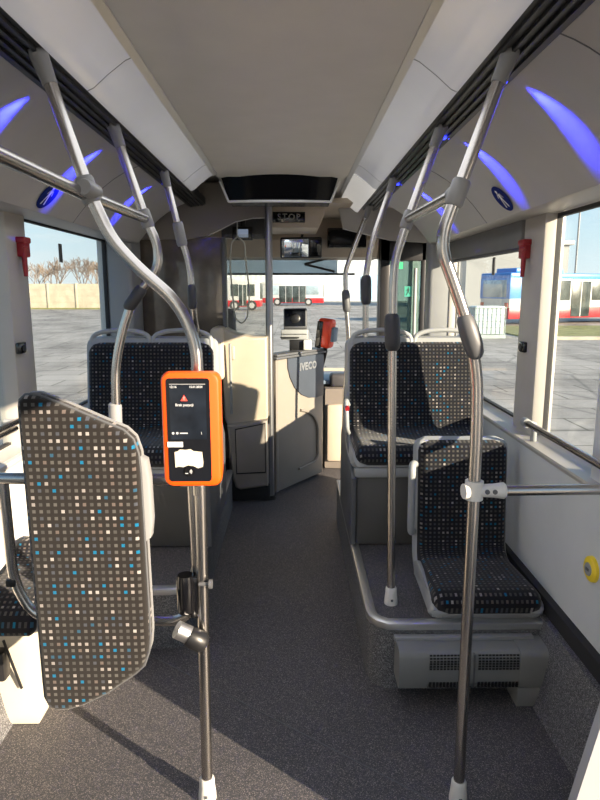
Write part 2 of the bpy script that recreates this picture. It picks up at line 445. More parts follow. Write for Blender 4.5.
def light_panel(name, y1, side, label):
    S = (lambda x: x) if side > 0 else mx
    poly = [(.350, 2.302), (.362, 2.292), (.385, 2.283), (.44, 2.243), (.485, 2.205), (.505, 2.197), (.515, 2.21), (.40, 2.34), (.35, 2.34)]
    b = MB(); b.prism([(S(x), z) for x, z in poly], 'y', Z0, y1)
    t = thing(name, label, 'ceiling light', (S(.43), 1, 2.2), 'light diffusers along the ceiling')
    build('diffuser', b, 'diffuser', t, smooth=50)
    for yy in (0.35, 2.0, 3.6):
        b = MB(); b.prism([(S(x), z-.0012) for x, z in poly[:6]]+[(S(.505), 2.22), (S(.36), 2.31)], 'y', yy, yy+.004)
        build('joint', b, 'lgrey_pl', t)
    b = MB(); b.prism([(S(x), z) for x, z in [(.348, 2.303), (.352, 2.296), (.366, 2.290), (.366, 2.286), (.344, 2.297), (.342, 2.303)]], 'y', Z0, y1)
    build('edge_strip', b, 'alu', t)
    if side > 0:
        b = MB(); b.prism([(x, z-.001) for x, z in poly[1:7]], 'y', y1-1.1, y1+.001); build('sheen_end', b, 'sheen_glow', t)
    return t
light_panel('ceiling_light', 4.95, 1, 'long glossy light diffuser along the ceiling above the single seat side')
light_panel('ceiling_light', 3.92, -1, 'long glossy light diffuser along the ceiling above the wheelchair backrest side')

for side, nm in ((1, 'right'), (-1, 'left')):
    S = (lambda x: x) if side > 0 else mx
    ye = 4.75 if side > 0 else 4.55
    b = MB(); b.prism([(S(x), z) for x, z in [(.505, 2.203), (.625, 2.188), (.635, 2.23), (.505, 2.25)]], 'y', Z0, ye)
    for k in range(4):
        xx = .525+k*.025
        b.prism([(S(xx), 2.203-k*.0032), (S(xx+.009), 2.202-k*.0032), (S(xx+.009), 2.191-k*.0032), (S(xx), 2.192-k*.0032)], 'y', Z0, ye)
    struct('trim_vent_'+nm, b, 'black')
    # cove panel over the windows
    poly = [(.622, 2.194), (.66, 2.180), (.70, 2.161), (.75, 2.132), (.80, 2.096), (.84, 2.062), (.88, 2.022), (.92, 1.977), (.95, 1.941), (.962, 1.926), (.974, 1.922), (1.15, 1.932), (1.2, 1.94), (1.2, 2.28), (.63, 2.28)]
    b = MB(); b.prism([(S(x), z) for x, z in poly], 'y', Z0, 4.42)
    # rounded front end of the cove
    struct('wall_cove_'+nm, b, 'cove', smooth=25)
    b = MB()
    for yy in (1.55, 3.12):
        b.prism([(S(x), z-.0015) for x, z in poly[:10]]+[(S(1.0), 1.945), (S(1.0), 2.2), (S(.64), 2.2)], 'y', yy, yy+.004)
    struct('trim_joint_'+nm, b, 'dgrey_pl', smooth=25)
    # black rub strip and speckled coved skirting
    b = MB(); b.prism([(S(1.06), .298), (S(1.022), .302), (S(1.022), .366), (S(1.06), .372)], 'y', 1.23 if side > 0 else Z0, 4.41 if side > 0 else 4.6)
    struct('baseboard_'+nm, b, 'rubber')
    b = MB(); b.prism([(S(.93), 0), (S(.938), .012), (S(.95), .05), (S(.985), .25), (S(1.0), .30), (S(1.2), .30), (S(1.2), -.02), (S(.93), -.02)], 'y', 1.23 if side > 0 else Z0, 4.41 if side > 0 else 4.6)
    struct('trim_skirting_'+nm, b, 'skirt', smooth=60)

# right wall: solid behind the window, door opening behind the camera, front door at the far end
b = MB()
b.box(XW, XR+.07, 1.22, 4.42, 0.0, SILL-.01)
b.box(XW+.03, XR+.07, 1.22, 2.12, SILL-.02, 2.3)
b.box(XR, XR+.07, Z0, -.10, -.05, 2.3)
b.box(XR, XR+.07, -.1, 6.05, 1.95, 2.4)
b.box(XR, XR+.07, 5.98, 6.2, 0, 2.3)
struct('wall_right', b, 'white_wall', smooth=0)
b = MB()
b.prism([(XR+.01, SILL+.006), (XR+.0, SILL-.002), (XW-.004, SILL-.008), (XW-.008, SILL-.016), (XW-.004, SILL-.03), (XW+.01, SILL-.034), (XR+.01, SILL-.034)], 'y', 2.05, 4.45)
struct('trim_sill_right', b, 'pillar')
b = MB(); b.box(1.105, XR+.05, 2.755, 3.0, SILL-.01, 1.945, .012)
struct('wall_pillar_right', b, 'pillar')
b = MB(); b.box(.97, XR+.05, 4.43, 4.58, SILL-.04, 2.2, .03, 3)
struct('wall_front_pillar_right', b, 'grey_pl')
b = MB(); b.box(1.12, XR+.02, 4.42, 4.48, SILL, 1.95, .01)
struct('trim_window_post_right', b, 'pillar')

# left wall
b = MB()
b.box(XL-.07, mx(XW), Z0, 4.75, 0, .90)
b.box(XL-.07, XL, Z0, 6.2, 1.94, 2.4)
b.box(XL-.07, XL, 4.30, 4.75, .8, 2.3)
b.box(XL-.07, XL, Z0, -1.0, .8, 2.3)
b.box(XL-.07, XL, 4.7, 6.2, 0, 1.0)
struct('wall_left', b, 'cream', smooth=0)
b = MB()
b.prism([(XL-.01, .912), (XL, .905), (mx(XW)+.004, .898), (mx(XW)+.008, .89), (mx(XW)+.004, .876), (mx(XW)-.01, .872), (XL-.01, .872)], 'y', Z0, 4.32)
struct('trim_sill_left', b, 'pillar')
b = MB(); b.box(XL-.05, XL+.045, 2.70, 2.905, .86, 1.945, .012)
struct('wall_pillar_left', b, 'pillar')
b = MB(); b.box(XL-.05, mx(XW)+.01, 2.62, 2.78, .31, .865, .012)
struct('wall_pillar_base_left', b, 'cream')
b = MB(); b.box(XL-.02, XL+.16, 4.29, 4.60, .3, 2.0, .03, 3)
struct('wall_front_pillar_left', b, 'grey_pl')
b = MB(); b.box(XL-.05, XL+.045, .30, .50, .86, 1.945, .012)
struct('wall_rear_pillar_left', b, 'pillar')

def window(n, x, y0, y1, z0, z1, blind=False):
    b = MB(); b.box(x-.004, x+.004, y0, y1, z0, z1)
    w = struct('window_%d' % n, b, 'glass', smooth=0)
    b = MB(); g = .016
    for (a, c, d, e) in ((y0, y0+g, z0, z1), (y1-g, y1, z0, z1), (y0, y1, z0, z0+g), (y0, y1, z1-g, z1)):
        b.box(x-.012, x+.012, a, c, d, e)
    b2 = build('window_frame', b, 'rubber', None, smooth=0)
    mw = b2.location.copy(); b2.parent = w; b2.location = mw-w.location
    return w
window(1, XR+.02, 2.12, 2.77, SILL, HEAD)
window(2, XR+.02, 2.99, 4.44, SILL, HEAD)
window(3, XL-.02, .49, 2.72, .905, HEAD+.01)
window(4, XL-.02, 2.89, 4.30, .905, HEAD+.01)
window(5, XL-.02, -1.0, .31, .905, HEAD+.01)
window(6, XL-.02, 4.75, 6.1, .98, HEAD+.01)

# platforms under the seats (wheel boxes)
def platform(nm, S, yf, ye):
    xi, xo = (.305, .325)
    # side flares slightly towards the foot of the chamfered corner
    b = MB()
    poly = [(S(xi), ye), (S(xi), yf+.10), (S(xi+.02), yf+.035), (S(xi+.07), yf+.003), (S(xi+.12), yf), (S(1.16), yf), (S(1.16), ye)]
    b.prism(poly, 'z', 0, .283)
    struct('floor_platform_'+nm, b, 'skirt', smooth=50)
    b = MB(); b.prism([(S(x), y) for x, y in [(xi+.004, ye), (xi+.004, yf+.10), (xi+.024, yf+.04), (xi+.07, yf+.008), (xi+.12, yf+.004), (1.15, yf+.004), (1.15, ye)]], 'z', .283, .287)
    struct('floor_platform_top_'+nm, b, 'floor', smooth=0)
    # aluminium nosing following the edge
    path = [(xi, ye), (xi, yf+.10), (xi+.008, yf+.062), (xi+.03, yf+.028), (xi+.07, yf+.003), (xi+.12, yf), (1.05, yf)]
    b = MB()
    vs = []; fs = []
    sec = [(-.004, .262), (-.006, .275), (-.004, .289), (.004, .293), (.035, .291), (.036, .284), (.0, .284), (.0, .262)]
    for i, p in enumerate(path):
        a = Vector(path[max(0, i-1)]); c = Vector(path[min(len(path)-1, i+1)]); t = (c-a).normalized()
        n = Vector((-t.y, t.x)) # inward for the right-hand side (path runs to -Y then +X)
        for (o, z) in sec: vs.append((S(p[0]+n.x*o), p[1]+n.y*o, z))
    k = len(sec)
    for i in range(len(path)-1):
        for j in range(k): fs.append((i*k+j, i*k+(j+1) % k, (i+1)*k+(j+1) % k, (i+1)*k+j))
    fs.append(tuple(range(k))); fs.append(tuple((len(path)-1)*k+j for j in range(k)))
    b.add(vs, fs); struct('trim_nosing_'+nm, b, 'alu', smooth=50)
platform('right', lambda x: x, 2.235, 4.1)
platform('left', lambda x: mx(x)-.03, 2.53, 4.35)

# ------------------------------------------------------------------ seats
def double_seat(label, x0, x1, yb, ztop, inner):
    xc = (x0+x1)/2; W = x1-x0
    t = thing('double_seat', label, 'bus seat', (xc, yb-.15, .29), 'double seats on the raised platforms')
    prof = [(yb+.02, ztop), (yb-.02, ztop-.30), (yb-.055, ztop-.50), (yb-.18, ztop-.535), (yb-.40, ztop-.535), (yb-.435, ztop-.585)]
    b = MB(); sheet(b, prof, xc, W, .07, .06, .045, 0, .045); build('cushion', b, 'fabric', t, smooth=60)
    pr = [(yb+.025, ztop+.035), (yb-.02, ztop-.30), (yb-.055, ztop-.505), (yb-.18, ztop-.54), (yb-.40, ztop-.54), (yb-.435, ztop-.61)]
    b = MB(); sheet(b, pr, xc, W, .06, .06, .05, -.045, .02, ext=.022); build('shell', b, 'lgrey_pl', t, smooth=60)
    # two grab loops on top
    for s in (-1, 1):
        cx = xc+s*W*.245; hw = W*.235
        pts = smooth_path([(cx-hw, yb+.02, ztop-.05), (cx-hw*.97, yb+.03, ztop+.035), (cx-hw*.6, yb+.035, ztop+.058), (cx, yb+.035, ztop+.066), (cx+hw*.6, yb+.035, ztop+.058), (cx+hw*.97, yb+.03, ztop+.035), (cx+hw, yb+.02, ztop-.05)], .04, 5)
        b = MB(); b.tube(pts, .013, 12); build('grab_handle', b, 'lgrey_pl', t)
    # skirt under the cushion and the pedestal
    b = MB(); b.box(x0-.005, x1+.005, yb-.43, yb-.36, ztop-.655, ztop-.60, .015); build('front_rail', b, 'lgrey_pl', t)
    yf = yb-.40; si = x0 if inner < 0 else x1
    b = MB(); b.box(x0+.01, x1, yf, yb+.25, .291, ztop-.63, .008); build('pedestal', b, 'pedestal', t)
    # curved side panel on the aisle side
    side = [(yf-.01, .295), (yf-.02, ztop-.66), (yf+.08, ztop-.60), (yf+.30, ztop-.52), (yb+.03, ztop-.38), (yb+.07, ztop-.40), (yb+.28, ztop-.58), (yb+.28, .295)]
    xs = (si-.02, si+.008) if inner < 0 else (si-.008, si+.02)
    b = MB(); b.prism(side, 'x', xs[0], xs[1], .006); build('side_panel', b, 'dgrey_pl', t)
    return t, si
tr, si = double_seat('dark dotted double seat on the platform behind the single seat', .315, 1.03, 3.40, 1.315, -1)
# belt reel with red button on the aisle side of that seat
b = MB(); b.tube(smooth_path([(.302, 3.28, .98), (.285, 3.24, 1.02), (.285, 3.2, .96), (.29, 3.2, .86), (.302, 3.25, .83)], .03), .012, 10); build('side_grip', b, 'lgrey_pl', tr)
b = MB(); b.cyl((.286, 3.185, .985), (.286, 3.165, .98), .012); build('red_button', b, 'red', tr)
double_seat('dark dotted double seat against the smoked partition, behind the orange validator', -1.135, -.44, 3.38, 1.315, 1)

# single seat
t = thing('single_seat', 'dark dotted single seat above the floor heater', 'bus seat', (.785, 2.5, .29))
yb, ztop = 2.72, .915
prof = [(yb+.03, ztop), (yb-.0, ztop-.30), (yb-.025, ztop-.52), (yb-.09, ztop-.57), (yb-.435, ztop-.560), (yb-.475, ztop-.592)]
b = MB(); sheet(b, prof, .785, .415, .05, .06, .05, 0, .045, waist=lambda u: 1+.09*max(0, (u-.5)/.5)); build('cushion', b, 'fabric', t, smooth=60)
pr = [(yb+.032, ztop+.012), (yb, ztop-.30), (yb-.025, ztop-.525), (yb-.09, ztop-.575), (yb-.435, ztop-.565), (yb-.475, ztop-.612)]
b = MB(); sheet(b, pr, .785, .415, .05, .05, .05, -.04, .015, ext=.012, waist=lambda u: 1+.09*max(0, (u-.5)/.5)); build('shell', b, 'lgrey_pl', t, smooth=60)
b = MB(); b.tube(smooth_path([(.575, 2.74, .80), (.548, 2.70, .815), (.543, 2.68, .78), (.545, 2.68, .52), (.55, 2.69, .485), (.578, 2.73, .48)], .025), .017, 12); build('side_grip', b, 'lgrey_pl', t)
b = MB(); b.prism([(2.27, .294), (2.255, .335), (2.30, .36), (2.60, .385), (2.66, .36), (2.66, .294)], 'x', .562, .580, .004); build('side_skirt', b, 'lgrey_pl', t)
b = MB(); b.box(.58, .99, 2.30, 2.70, .288, .325, .006); build('seat_base', b, 'dgrey_pl', t)

# fold-down seat by the left wall (mostly hidden)
t = thing('folding_seat', 'dark dotted seat with cream base tucked by the left wall', 'bus seat', (-1.08, 2.2, 0))
b = MB(); b.prism([(-1.165, .0), (-.955, .0), (-.935, .05), (-.915, .33), (-.93, .375), (-1.165, .385)], 'y', 2.04, 2.36, .01)
build('base', b, 'cream_base', t)
b = MB(); sheet(b, [(2.42, .58), (2.40, .53), (2.36, .49), (2.28, .475), (2.10, .47), (2.015, .43), (2.01, .385)], -1.03, .25, .05, .05, .04, 0, .03); build('cushion', b, 'fabric', t)
b = MB(); sheet(b, [(2.43, .585), (2.41, .53), (2.37, .48), (2.28, .46), (2.10, .45), (2.03, .40), (2.025, .375)], -1.03, .255, .05, .05, .04, -.035, .02); build('shell', b, 'black', t)
b = MB(); b.tube([(-1.035, 2.0, .37), (-1.02, 2.005, .30), (-1.0, 2.03, .16)], .005, 8); build('strap', b, 'black', t)
b = MB(); b.box(-1.09, -1.03, 1.975, 2.03, .22, .33, .01); build('latch_box', b, 'black', t)

# ------------------------------------------------------------------ wheelchair backrest and its frame
YP = 1.55
t = thing('wheelchair_backrest', 'tall padded dotted backrest panel with slanted ends in the foreground', 'backrest', (-.56, 1.6, .42))
poly = [(-.714, 1.301), (-.711, 1.318), (-.696, 1.331), (-.670, 1.332), (-.60, 1.304), (-.501, 1.259), (-.448, 1.236), (-.424, 1.212), (-.412, 1.172), (-.409, 1.12), (-.404, .68), (-.404, .646), (-.409, .60), (-.424, .556), (-.45, .531), (-.53, .472), (-.600, .436), (-.640, .424), (-.672, .422), (-.697, .434), (-.708, .46), (-.709, .50)]
def densify(poly, d=.02):
    out = []
    for i, p in enumerate(poly):
        q = poly[(i+1) % len(poly)]; n = max(1, int(math.dist(p, q)/d))
        for k in range(n): out.append((p[0]+(q[0]-p[0])*k/n, p[1]+(q[1]-p[1])*k/n))
    return out
def inset(poly, d):
    n = len(poly); out = []
    for i in range(n):
        a, p, c = Vector(poly[i-1]), Vector(poly[i]), Vector(poly[(i+1) % n])
        tt = (c-a).normalized(); nn = Vector((tt.y, -tt.x))  # polygon runs clockwise seen from -Y: inward
        out.append((p.x+nn.x*d, p.y+nn.y*d))
    return out
def pad(poly, yfront, yback, m, name, parent, r=.02):
    D = densify(poly)
    rings = []
    for k in range(6):
        a = k/5*pi/2
        rings.append((inset(D, r*(1-cos(a)) if False else r*(1-sin(pi/2-a)) if False else r*(1-cos(a))), yfront+r*(1-sin(a))))
    rings = [(D, yback)]+[(D, yfront+r)]+rings
    vs = []; uv = []; fs = []; n = len(D)
    for R, y in rings:
        for (x, z) in R: vs.append((x, y, z)); uv.append((x+5.003+(.0 if y < yfront+r else .0), z+3.004+(y-yfront)*.0))
    for i in range(len(rings)-1):
        for j in range(n): fs.append((i*n+j, i*n+(j+1) % n, (i+1)*n+(j+1) % n, (i+1)*n+j))
    fs.append(tuple((len(rings)-1)*n+j for j in range(n))); fs.append(tuple(range(n-1, -1, -1)))
    b = MB(); b.add(vs, fs, uv); return build(name, b, m, parent, smooth=50)
pad(poly, YP, YP+.055, 'fabric_near', 'cushion', t, .018)
b = MB(); Dp = densify(poly); Dp = inset(Dp, -.002)
b.tube([(x, YP+.022, z) for x, z in Dp]+[(Dp[0][0], YP+.022, Dp[0][1])], .0035, 8); build('piping', b, 'dgrey_pl', t)
shell = inset(densify(poly, .03), -.003)
b = MB(); b.prism(shell, 'y', YP+.055, YP+.068); build('back_shell', b, 'grey_pl', t)
b = MB(); b.prism([(-.43, 1.17), (-.395, 1.15), (-.388, 1.10), (-.386, .98), (-.392, .93), (-.43, .90)], 'y', YP+.03, YP+.075, .006); build('side_grip', b, 'grey_pl', t)
b = MB()
for z in (1.053, .597):
    b = MB(); b.box(-.60, -.50, YP+.066, 1.735, z-.02, z+.02, .004); build('mounting_bracket', b, 'dgrey_pl', t)

t = thing('guard_rail', 'tubular steel frame of rails holding the dotted backrest panel', 'rail', (-.6, 1.75, .6))
b = MB(); b.tube([(-1.262, 1.75, 1.055), (-.29, 1.72, 1.053)], .017, 16); build('upper_rail', b, 'steel', t)
b = MB(); b.tube(smooth_path([(-.862, 1.75, 1.05), (-.858, 1.75, .72), (-.80, 1.75, .60), (-.35, 1.73, .597), (-.285, 1.728, .66), (-.292, 1.728, .75), (-.297, 1.728, 1.05)], .09, 8), .0155, 16); build('lower_loop', b, 'steel', t)
b = MB(); b.tube([(-1.262, 1.75, 1.055), (-1.245, 1.75, 1.055)], .035, 18); build('wall_flange', b, 'lgrey_pl', t)
b = MB(); b.tube([(-.33, 1.722, 1.053), (-.31, 1.722, 1.053)], .021, 16); build('collar', b, 'lgrey_pl', t)
b = MB(); b.box(-.875, -.845, 1.73, 1.77, .71, .735, .006); build('clamp_block', b, 'black', t)

# rail along the left window, second rail beside it
for z, x, lab in ((1.03, -1.215, 'upper steel window rail at the near left window'), (.995, -1.235, 'lower steel window rail at the near left window')):
    t = thing('window_rail', lab, 'rail', (x, 2.2, z), 'rails at the left window')
    b = MB(); b.tube([(x, .5, z), (x, 2.66, z)], .014, 14); build('tube', b, 'steel', t)
    for y in (.6, 2.64):
        b = MB(); b.cyl((x, y, z), (XL-.0, y, z), .012); build('bracket', b, 'lgrey_pl', t)
t = thing('window_rail', 'steel rail across the window above the yellow stop button', 'rail', (1.03, 2.3, .93))
b = MB(); b.tube([(1.03, 1.3, 1.022), (1.03, 2.64, 1.022)], .014, 14); build('tube', b, 'steel', t)
for y in (1.32, 2.63):
    b = MB(); b.tube([(1.03, y-.018, 1.022), (1.03, y+.018, 1.022)], .020, 16); b.tube([(1.03, y, 1.022), (1.075, y+.02, 1.01), (1.085, y+.04, .925)] if y > 2 else [(1.03, y, 1.022), (1.152, y, 1.022)], .014); build('bracket', b, 'lgrey_pl', t)

# ------------------------------------------------------------------ grab poles
RP = .0172
def clamp(b, p, ax, r=.026, l=.03):
    p = Vector(p); a = Vector(ax).normalized(); b.tube([p-a*l, p-a*l*.8, p+a*l*.8, p+a*l], r, 18, radii=[r*.85, r, r, r*.85])
def ceiling_mount(parent, p, d):
    p = Vector(p); d = Vector(d).normalized(); b = MB()
    b.tube([p+Vector((0, 0, .015)), p+d*.01, p+d*.05, p+d*.11], .03, 18, radii=[.034, .027, .023, .0195]); build('ceiling_mount', b, 'mount', parent)
def foot(parent, x, y, z):
    b = MB(); b.tube([(x, y, z), (x, y, z+.012), (x, y, z+.05), (x, y, z+.07), (x, y, z+.075)], .03, 20, radii=[.0285, .0285, .0245, .0235, .0195]); build('foot_sleeve', b, 'white_pl', parent)
    b = MB(); b.box(x-.005, x+.005, y-.029, y-.024, z+.02, z+.03, .001); build('screw', b, 'dgrey_pl', parent)

def grip(parent, a, c, r=.027, m='grip'):
    a, c = Vector(a), Vector(c); b = MB()
    b.tube([a.lerp(c, k) for k in (0, .06, .18, .82, .94, 1)], r, 18, radii=[r*.62, r*.86, r, r, r*.86, r*.62]); return build('grip_joint', b, m, parent)

# A : near left pole, bends inwards and carries the validator
t = thing('grab_pole', 'bent steel pole carrying the orange ticket validator', 'grab pole', (-.275, 1.70, 0))
pA = [(-.655, 1.70, 2.215), (-.633, 1.70, 2.15), (-.544, 1.70, 1.861), (-.490, 1.70, 1.735), (-.425, 1.70, 1.662), (-.315, 1.70, 1.565), (-.268, 1.70, 1.45), (-.270, 1.70, 1.03), (-.277, 1.70, .02)]
b = MB(); b.tube(smooth_path(pA, .10, 7), RP, 18); build('pole', b, 'steel', t)
ceiling_mount(t, (-.66, 1.70, 2.225), (.03, 0, -.09)); foot(t, -.277, 1.70, 0)
b = MB(); b.tube([(-.2715, 1.70, 1.045), (-.2715, 1.70, 1.015)], .0195, 18); build('collar', b, 'steel', t)
b = MB(); clamp(b, (-.544, 1.70, 1.861), (.3, 0, -1), .025, .035); clamp(b, (-.531, 1.675, 1.858), (0, 1, 0), .022, .05); build('rail_clamp', b, 'mount', t)
# lock hardware on the same pole
b = MB(); b.tube([(-.322, 1.70, .645), (-.322, 1.70, .655), (-.322, 1.70, .745), (-.322, 1.70, .765)], .028, 20, radii=[.024, .028, .028, .024]); b.box(-.31, -.285, 1.69, 1.71, .63, .76, .004); build('buffer', b, 'gloss_black', t)
b = MB(); b.tube([(-.345, 1.655, .615), (-.30, 1.665, .585)], .026, 20); build('lock_barrel', b, 'alu', t)
b = MB(); b.tube([(-.312, 1.66, .592), (-.30, 1.66, .584), (-.275, 1.665, .567), (-.265, 1.667, .56)], .031, 20, radii=[.028, .031, .031, .024]); build('lock_cap', b, 'black', t)
b = MB(); b.cyl((-.28, 1.68, .745), (-.243, 1.68, .745), .006); b.tube([(-.250, 1.68, .745), (-.240, 1.68, .745)], .014, 16); build('knob', b, 'dgrey_pl', t)

# B : second left pole
t = thing('grab_pole', 'second pole on the left with curved bend and black joint', 'grab pole', (-.7, 2.4, .95))
pB = [(-.668, 2.40, 2.215), (-.559, 2.40, 1.868), (-.517, 2.40, 1.775), (-.515, 2.40, 1.70), (-.545, 2.40, 1.645), (-.619, 2.40, 1.57), (-.672, 2.40, 1.43), (-.703, 2.40, 1.29), (-.708, 2.40, 1.10), (-.713, 2.40, .60), (-.713, 2.40, .02)]
b = MB(); b.tube(smooth_path(pB, .07, 6), RP, 18); build('pole', b, 'steel', t)
ceiling_mount(t, (-.672, 2.40, 2.225), (.03, 0, -.09))
grip(t, (-.578, 2.40, 1.612), (-.645, 2.40, 1.525), .024)
b = MB(); b.tube([(-.710, 2.40, 1.155), (-.711, 2.40, 1.15), (-.714, 2.40, .98), (-.714, 2.40, .97)], .026, 18, radii=[.02, .026, .026, .02]); build('sleeve', b, 'grey_pl', t)
b = MB(); clamp(b, (-.556, 2.40, 1.864), (.3, 0, -1), .024, .035); build('rail_clamp', b, 'mount', t)
foot(t, -.713, 2.40, 0)

# C : third left pole standing on the double seat
t = thing('grab_pole', 'third pole on the left rising from the double seat corner', 'grab pole', (-.53, 3.28, 1.2))
pC = [(-.662, 3.28, 2.215), (-.585, 3.28, 1.88), (-.540, 3.28, 1.73), (-.533, 3.285, 1.52), (-.531, 3.33, 1.42), (-.529, 3.415, 1.355), (-.528, 3.43, 1.30)]
b = MB(); b.tube(smooth_path(pC, .07, 6), RP, 18); build('pole', b, 'steel', t)
ceiling_mount(t, (-.665, 3.28, 2.225), (.02, 0, -.09)); grip(t, (-.534, 3.28, 1.63), (-.533, 3.28, 1.50), .024)
b = MB(); clamp(b, (-.586, 3.275, 1.885), (.2, 0, -1), .028, .06); build('bracket', b, 'mount', t)

# D : overhead rail left
t = thing('overhead_rail', 'overhead steel handrail on the left between two poles', 'rail', (-.55, 1.6, 1.86))
b = MB(); b.tube([(-.60, -.9, 1.87), (-.585, 1.0, 1.866), (-.552, 1.675, 1.850), (-.556, 2.385, 1.864)], RP, 16); build('rail', b, 'steel', t)

# E : near right pole
t = thing('grab_pole', 'tall near pole on the right with a white clamp at seat height', 'grab pole', (.522, 1.68, 0))
pE = [(.562, 1.68, 2.215), (.548, 1.68, 2.18), (.434, 1.68, 1.848), (.402, 1.68, 1.755), (.402, 1.68, 1.70), (.425, 1.68, 1.645), (.482, 1.68, 1.50), (.513, 1.68, 1.37), (.520, 1.68, 1.20), (.521, 1.68, .9), (.522, 1.68, .02)]
b = MB(); b.tube(smooth_path(pE, .09, 7), RP, 18); build('pole', b, 'steel', t)
ceiling_mount(t, (.567, 1.68, 2.225), (-.035, 0, -.09)); foot(t, .522, 1.68, 0)
b = MB(); g = [(.466, 1.675, 1.533), (.471, 1.675, 1.52), (.481, 1.672, 1.49), (.494, 1.672, 1.455), (.503, 1.675, 1.428), (.506, 1.678, 1.418)]
b.tube(g, .03, 20, radii=[.018, .024, .027, .027, .024, .018]); build('grip_joint', b, 'dgrey_pl', t)
b = MB(); clamp(b, (.436, 1.68, 1.853), (.33, 0, 1), .025, .035); clamp(b, (.436, 1.705, 1.856), (0, 1, 0), .022, .035); build('rail_clamp', b, 'mount', t)
b = MB(); b.tube([(.521, 1.68, 1.060), (.521, 1.68, 1.005)], .026, 20); b.tube([(.53, 1.675, 1.032), (.575, 1.675, 1.032), (.605, 1.675, 1.032), (.61, 1.675, 1.032)], .022, 16, radii=[.018, .02, .024, .019])
b.tube([(.50, 1.67, 1.032), (.487, 1.668, 1.032)], .022, 16); build('side_clamp', b, 'white_pl', t)
b = MB()
for x in (.552, .574): b.cyl((x, 1.66, 1.034), (x, 1.653, 1.034), .007, 12)
build('clamp_screw', b, 'dgrey_pl', t)

# F : second right pole, standing on the platform
t = thing('grab_pole', 'pole standing on the platform corner beside the single seat', 'grab pole', (.414, 2.40, .29))
pF = [(.560, 2.40, 2.215), (.438, 2.40, 1.862), (.393, 2.40, 1.72), (.388, 2.40, 1.62), (.391, 2.40, 1.40), (.414, 2.40, .30)]
b = MB(); b.tube(smooth_path(pF, .07, 6), RP, 18); build('pole', b, 'steel', t)
ceiling_mount(t, (.565, 2.40, 2.225), (-.035, 0, -.09)); foot(t, .414, 2.40, .287)
grip(t, (.386, 2.395, 1.51), (.392, 2.395, 1.365), .031)
b = MB(); clamp(b, (.438, 2.40, 1.862), (.33, 0, 1), .024, .035); build('rail_clamp', b, 'mount', t)

# G : third right pole, on the double seat ; H : by the front door
t = thing('grab_pole', 'third pole on the right, on the inner corner of the double seat', 'grab pole', (.38, 3.45, 1.2))
pG = [(.555, 3.45, 2.215), (.51, 3.45, 2.08), (.430, 3.45, 1.85), (.402, 3.45, 1.66), (.408, 3.45, 1.50), (.409, 3.45, .97)]
b = MB(); b.tube(smooth_path(pG, .07, 6), RP, 18); build('pole', b, 'steel', t)
ceiling_mount(t, (.558, 3.45, 2.225), (-.03, 0, -.09)); grip(t, (.405, 3.445, 1.68), (.408, 3.445, 1.52), .03)
t = thing('grab_pole', 'slim far pole with an oval grip near the driver door', 'grab pole', (.42, 4.55, .3))
pH = [(.555, 4.55, 2.20), (.381, 4.55, 1.735), (.392, 4.55, 1.50), (.415, 4.55, 1.25), (.39, 4.55, .8), (.39, 4.55, .30)]
b = MB(); b.tube(smooth_path(pH, .06, 6), RP, 16); build('pole', b, 'steel', t)
ceiling_mount(t, (.558, 4.55, 2.21), (-.03, 0, -.09)); grip(t, (.385, 4.545, 1.60), (.398, 4.545, 1.44), .03, 'dgrey_pl')
b = MB(); b.tube([(.39, 4.55, .29), (.39, 4.55, .34)], .026, 16); build('foot_sleeve', b, 'lgrey_pl', t)

t = thing('overhead_rail', 'short overhead steel handrail on the right between two poles', 'rail', (.437, 2.05, 1.86))
b = MB(); b.tube([(.436, 1.70, 1.856), (.438, 2.385, 1.865)], RP, 16); build('rail', b, 'steel', t)
t = thing('guard_rail', 'horizontal steel rail clamped in white to the near right pole', 'rail', (.85, 1.68, 1.03))
b = MB(); b.tube([(.59, 1.675, 1.032), (1.15, 1.675, 1.036)], .0155, 16); build('rail', b, 'steel', t)
b = MB(); b.tube([(1.135, 1.675, 1.036), (1.152, 1.675, 1.036)], .035, 18); build('wall_flange', b, 'lgrey_pl', t)

# I : dark centre pole by the driver door
t = thing('grab_pole', 'straight dark pole from floor to ceiling at the hinge of the driver door', 'grab pole', (-.17, 4.55, 0))
b = MB(); b.tube([(-.175, 4.55, 2.3), (-.175, 4.55, 0)], .027, 18); build('pole', b, 'steel_d', t)
b = MB(); b.tube([(-.175, 4.55, 0), (-.175, 4.55, .03)], .04, 18); build('foot_sleeve', b, 'black', t)

# ------------------------------------------------------------------ ticket validator on pole A
t = thing('ticket_validator', 'orange ticket validator with dark screen and torn paper on the bent pole', 'ticket validator', (-.28, 1.66, 1.07))
YV = 1.60
def rrect(x0, x1, z0, z1, r, n=5):
    out = []
    for cx, cz, a0 in ((x1-r, z1-r, 0), (x0+r, z1-r, pi/2), (x0+r, z0+r, pi), (x1-r, z0+r, 3*pi/2)):
        for k in range(n+1): a = a0+k/n*pi/2; out.append((cx+r*cos(a), cz+r*sin(a)))
    return out
b = MB()
body = [(x+( .008 if False else 0), z) for x, z in rrect(-.352, -.203, 1.072, 1.386, .022)]
bm = bmesh.new()
rings = [(1.0, YV+.012), (1.0, YV+.002)]
def ring_loft(b, rings):
    n = len(rings[0]); vs = [p for r in rings for p in r]; fs = []
    for i in range(len(rings)-1):
        for j in range(n): fs.append((i*n+j, i*n+(j+1) % n, (i+1)*n+(j+1) % n, (i+1)*n+j))
    fs.append(tuple(range(n-1, -1, -1))); fs.append(tuple((len(rings)-1)*n+j for j in range(n)))
    b.add(vs, fs)
bm.free()
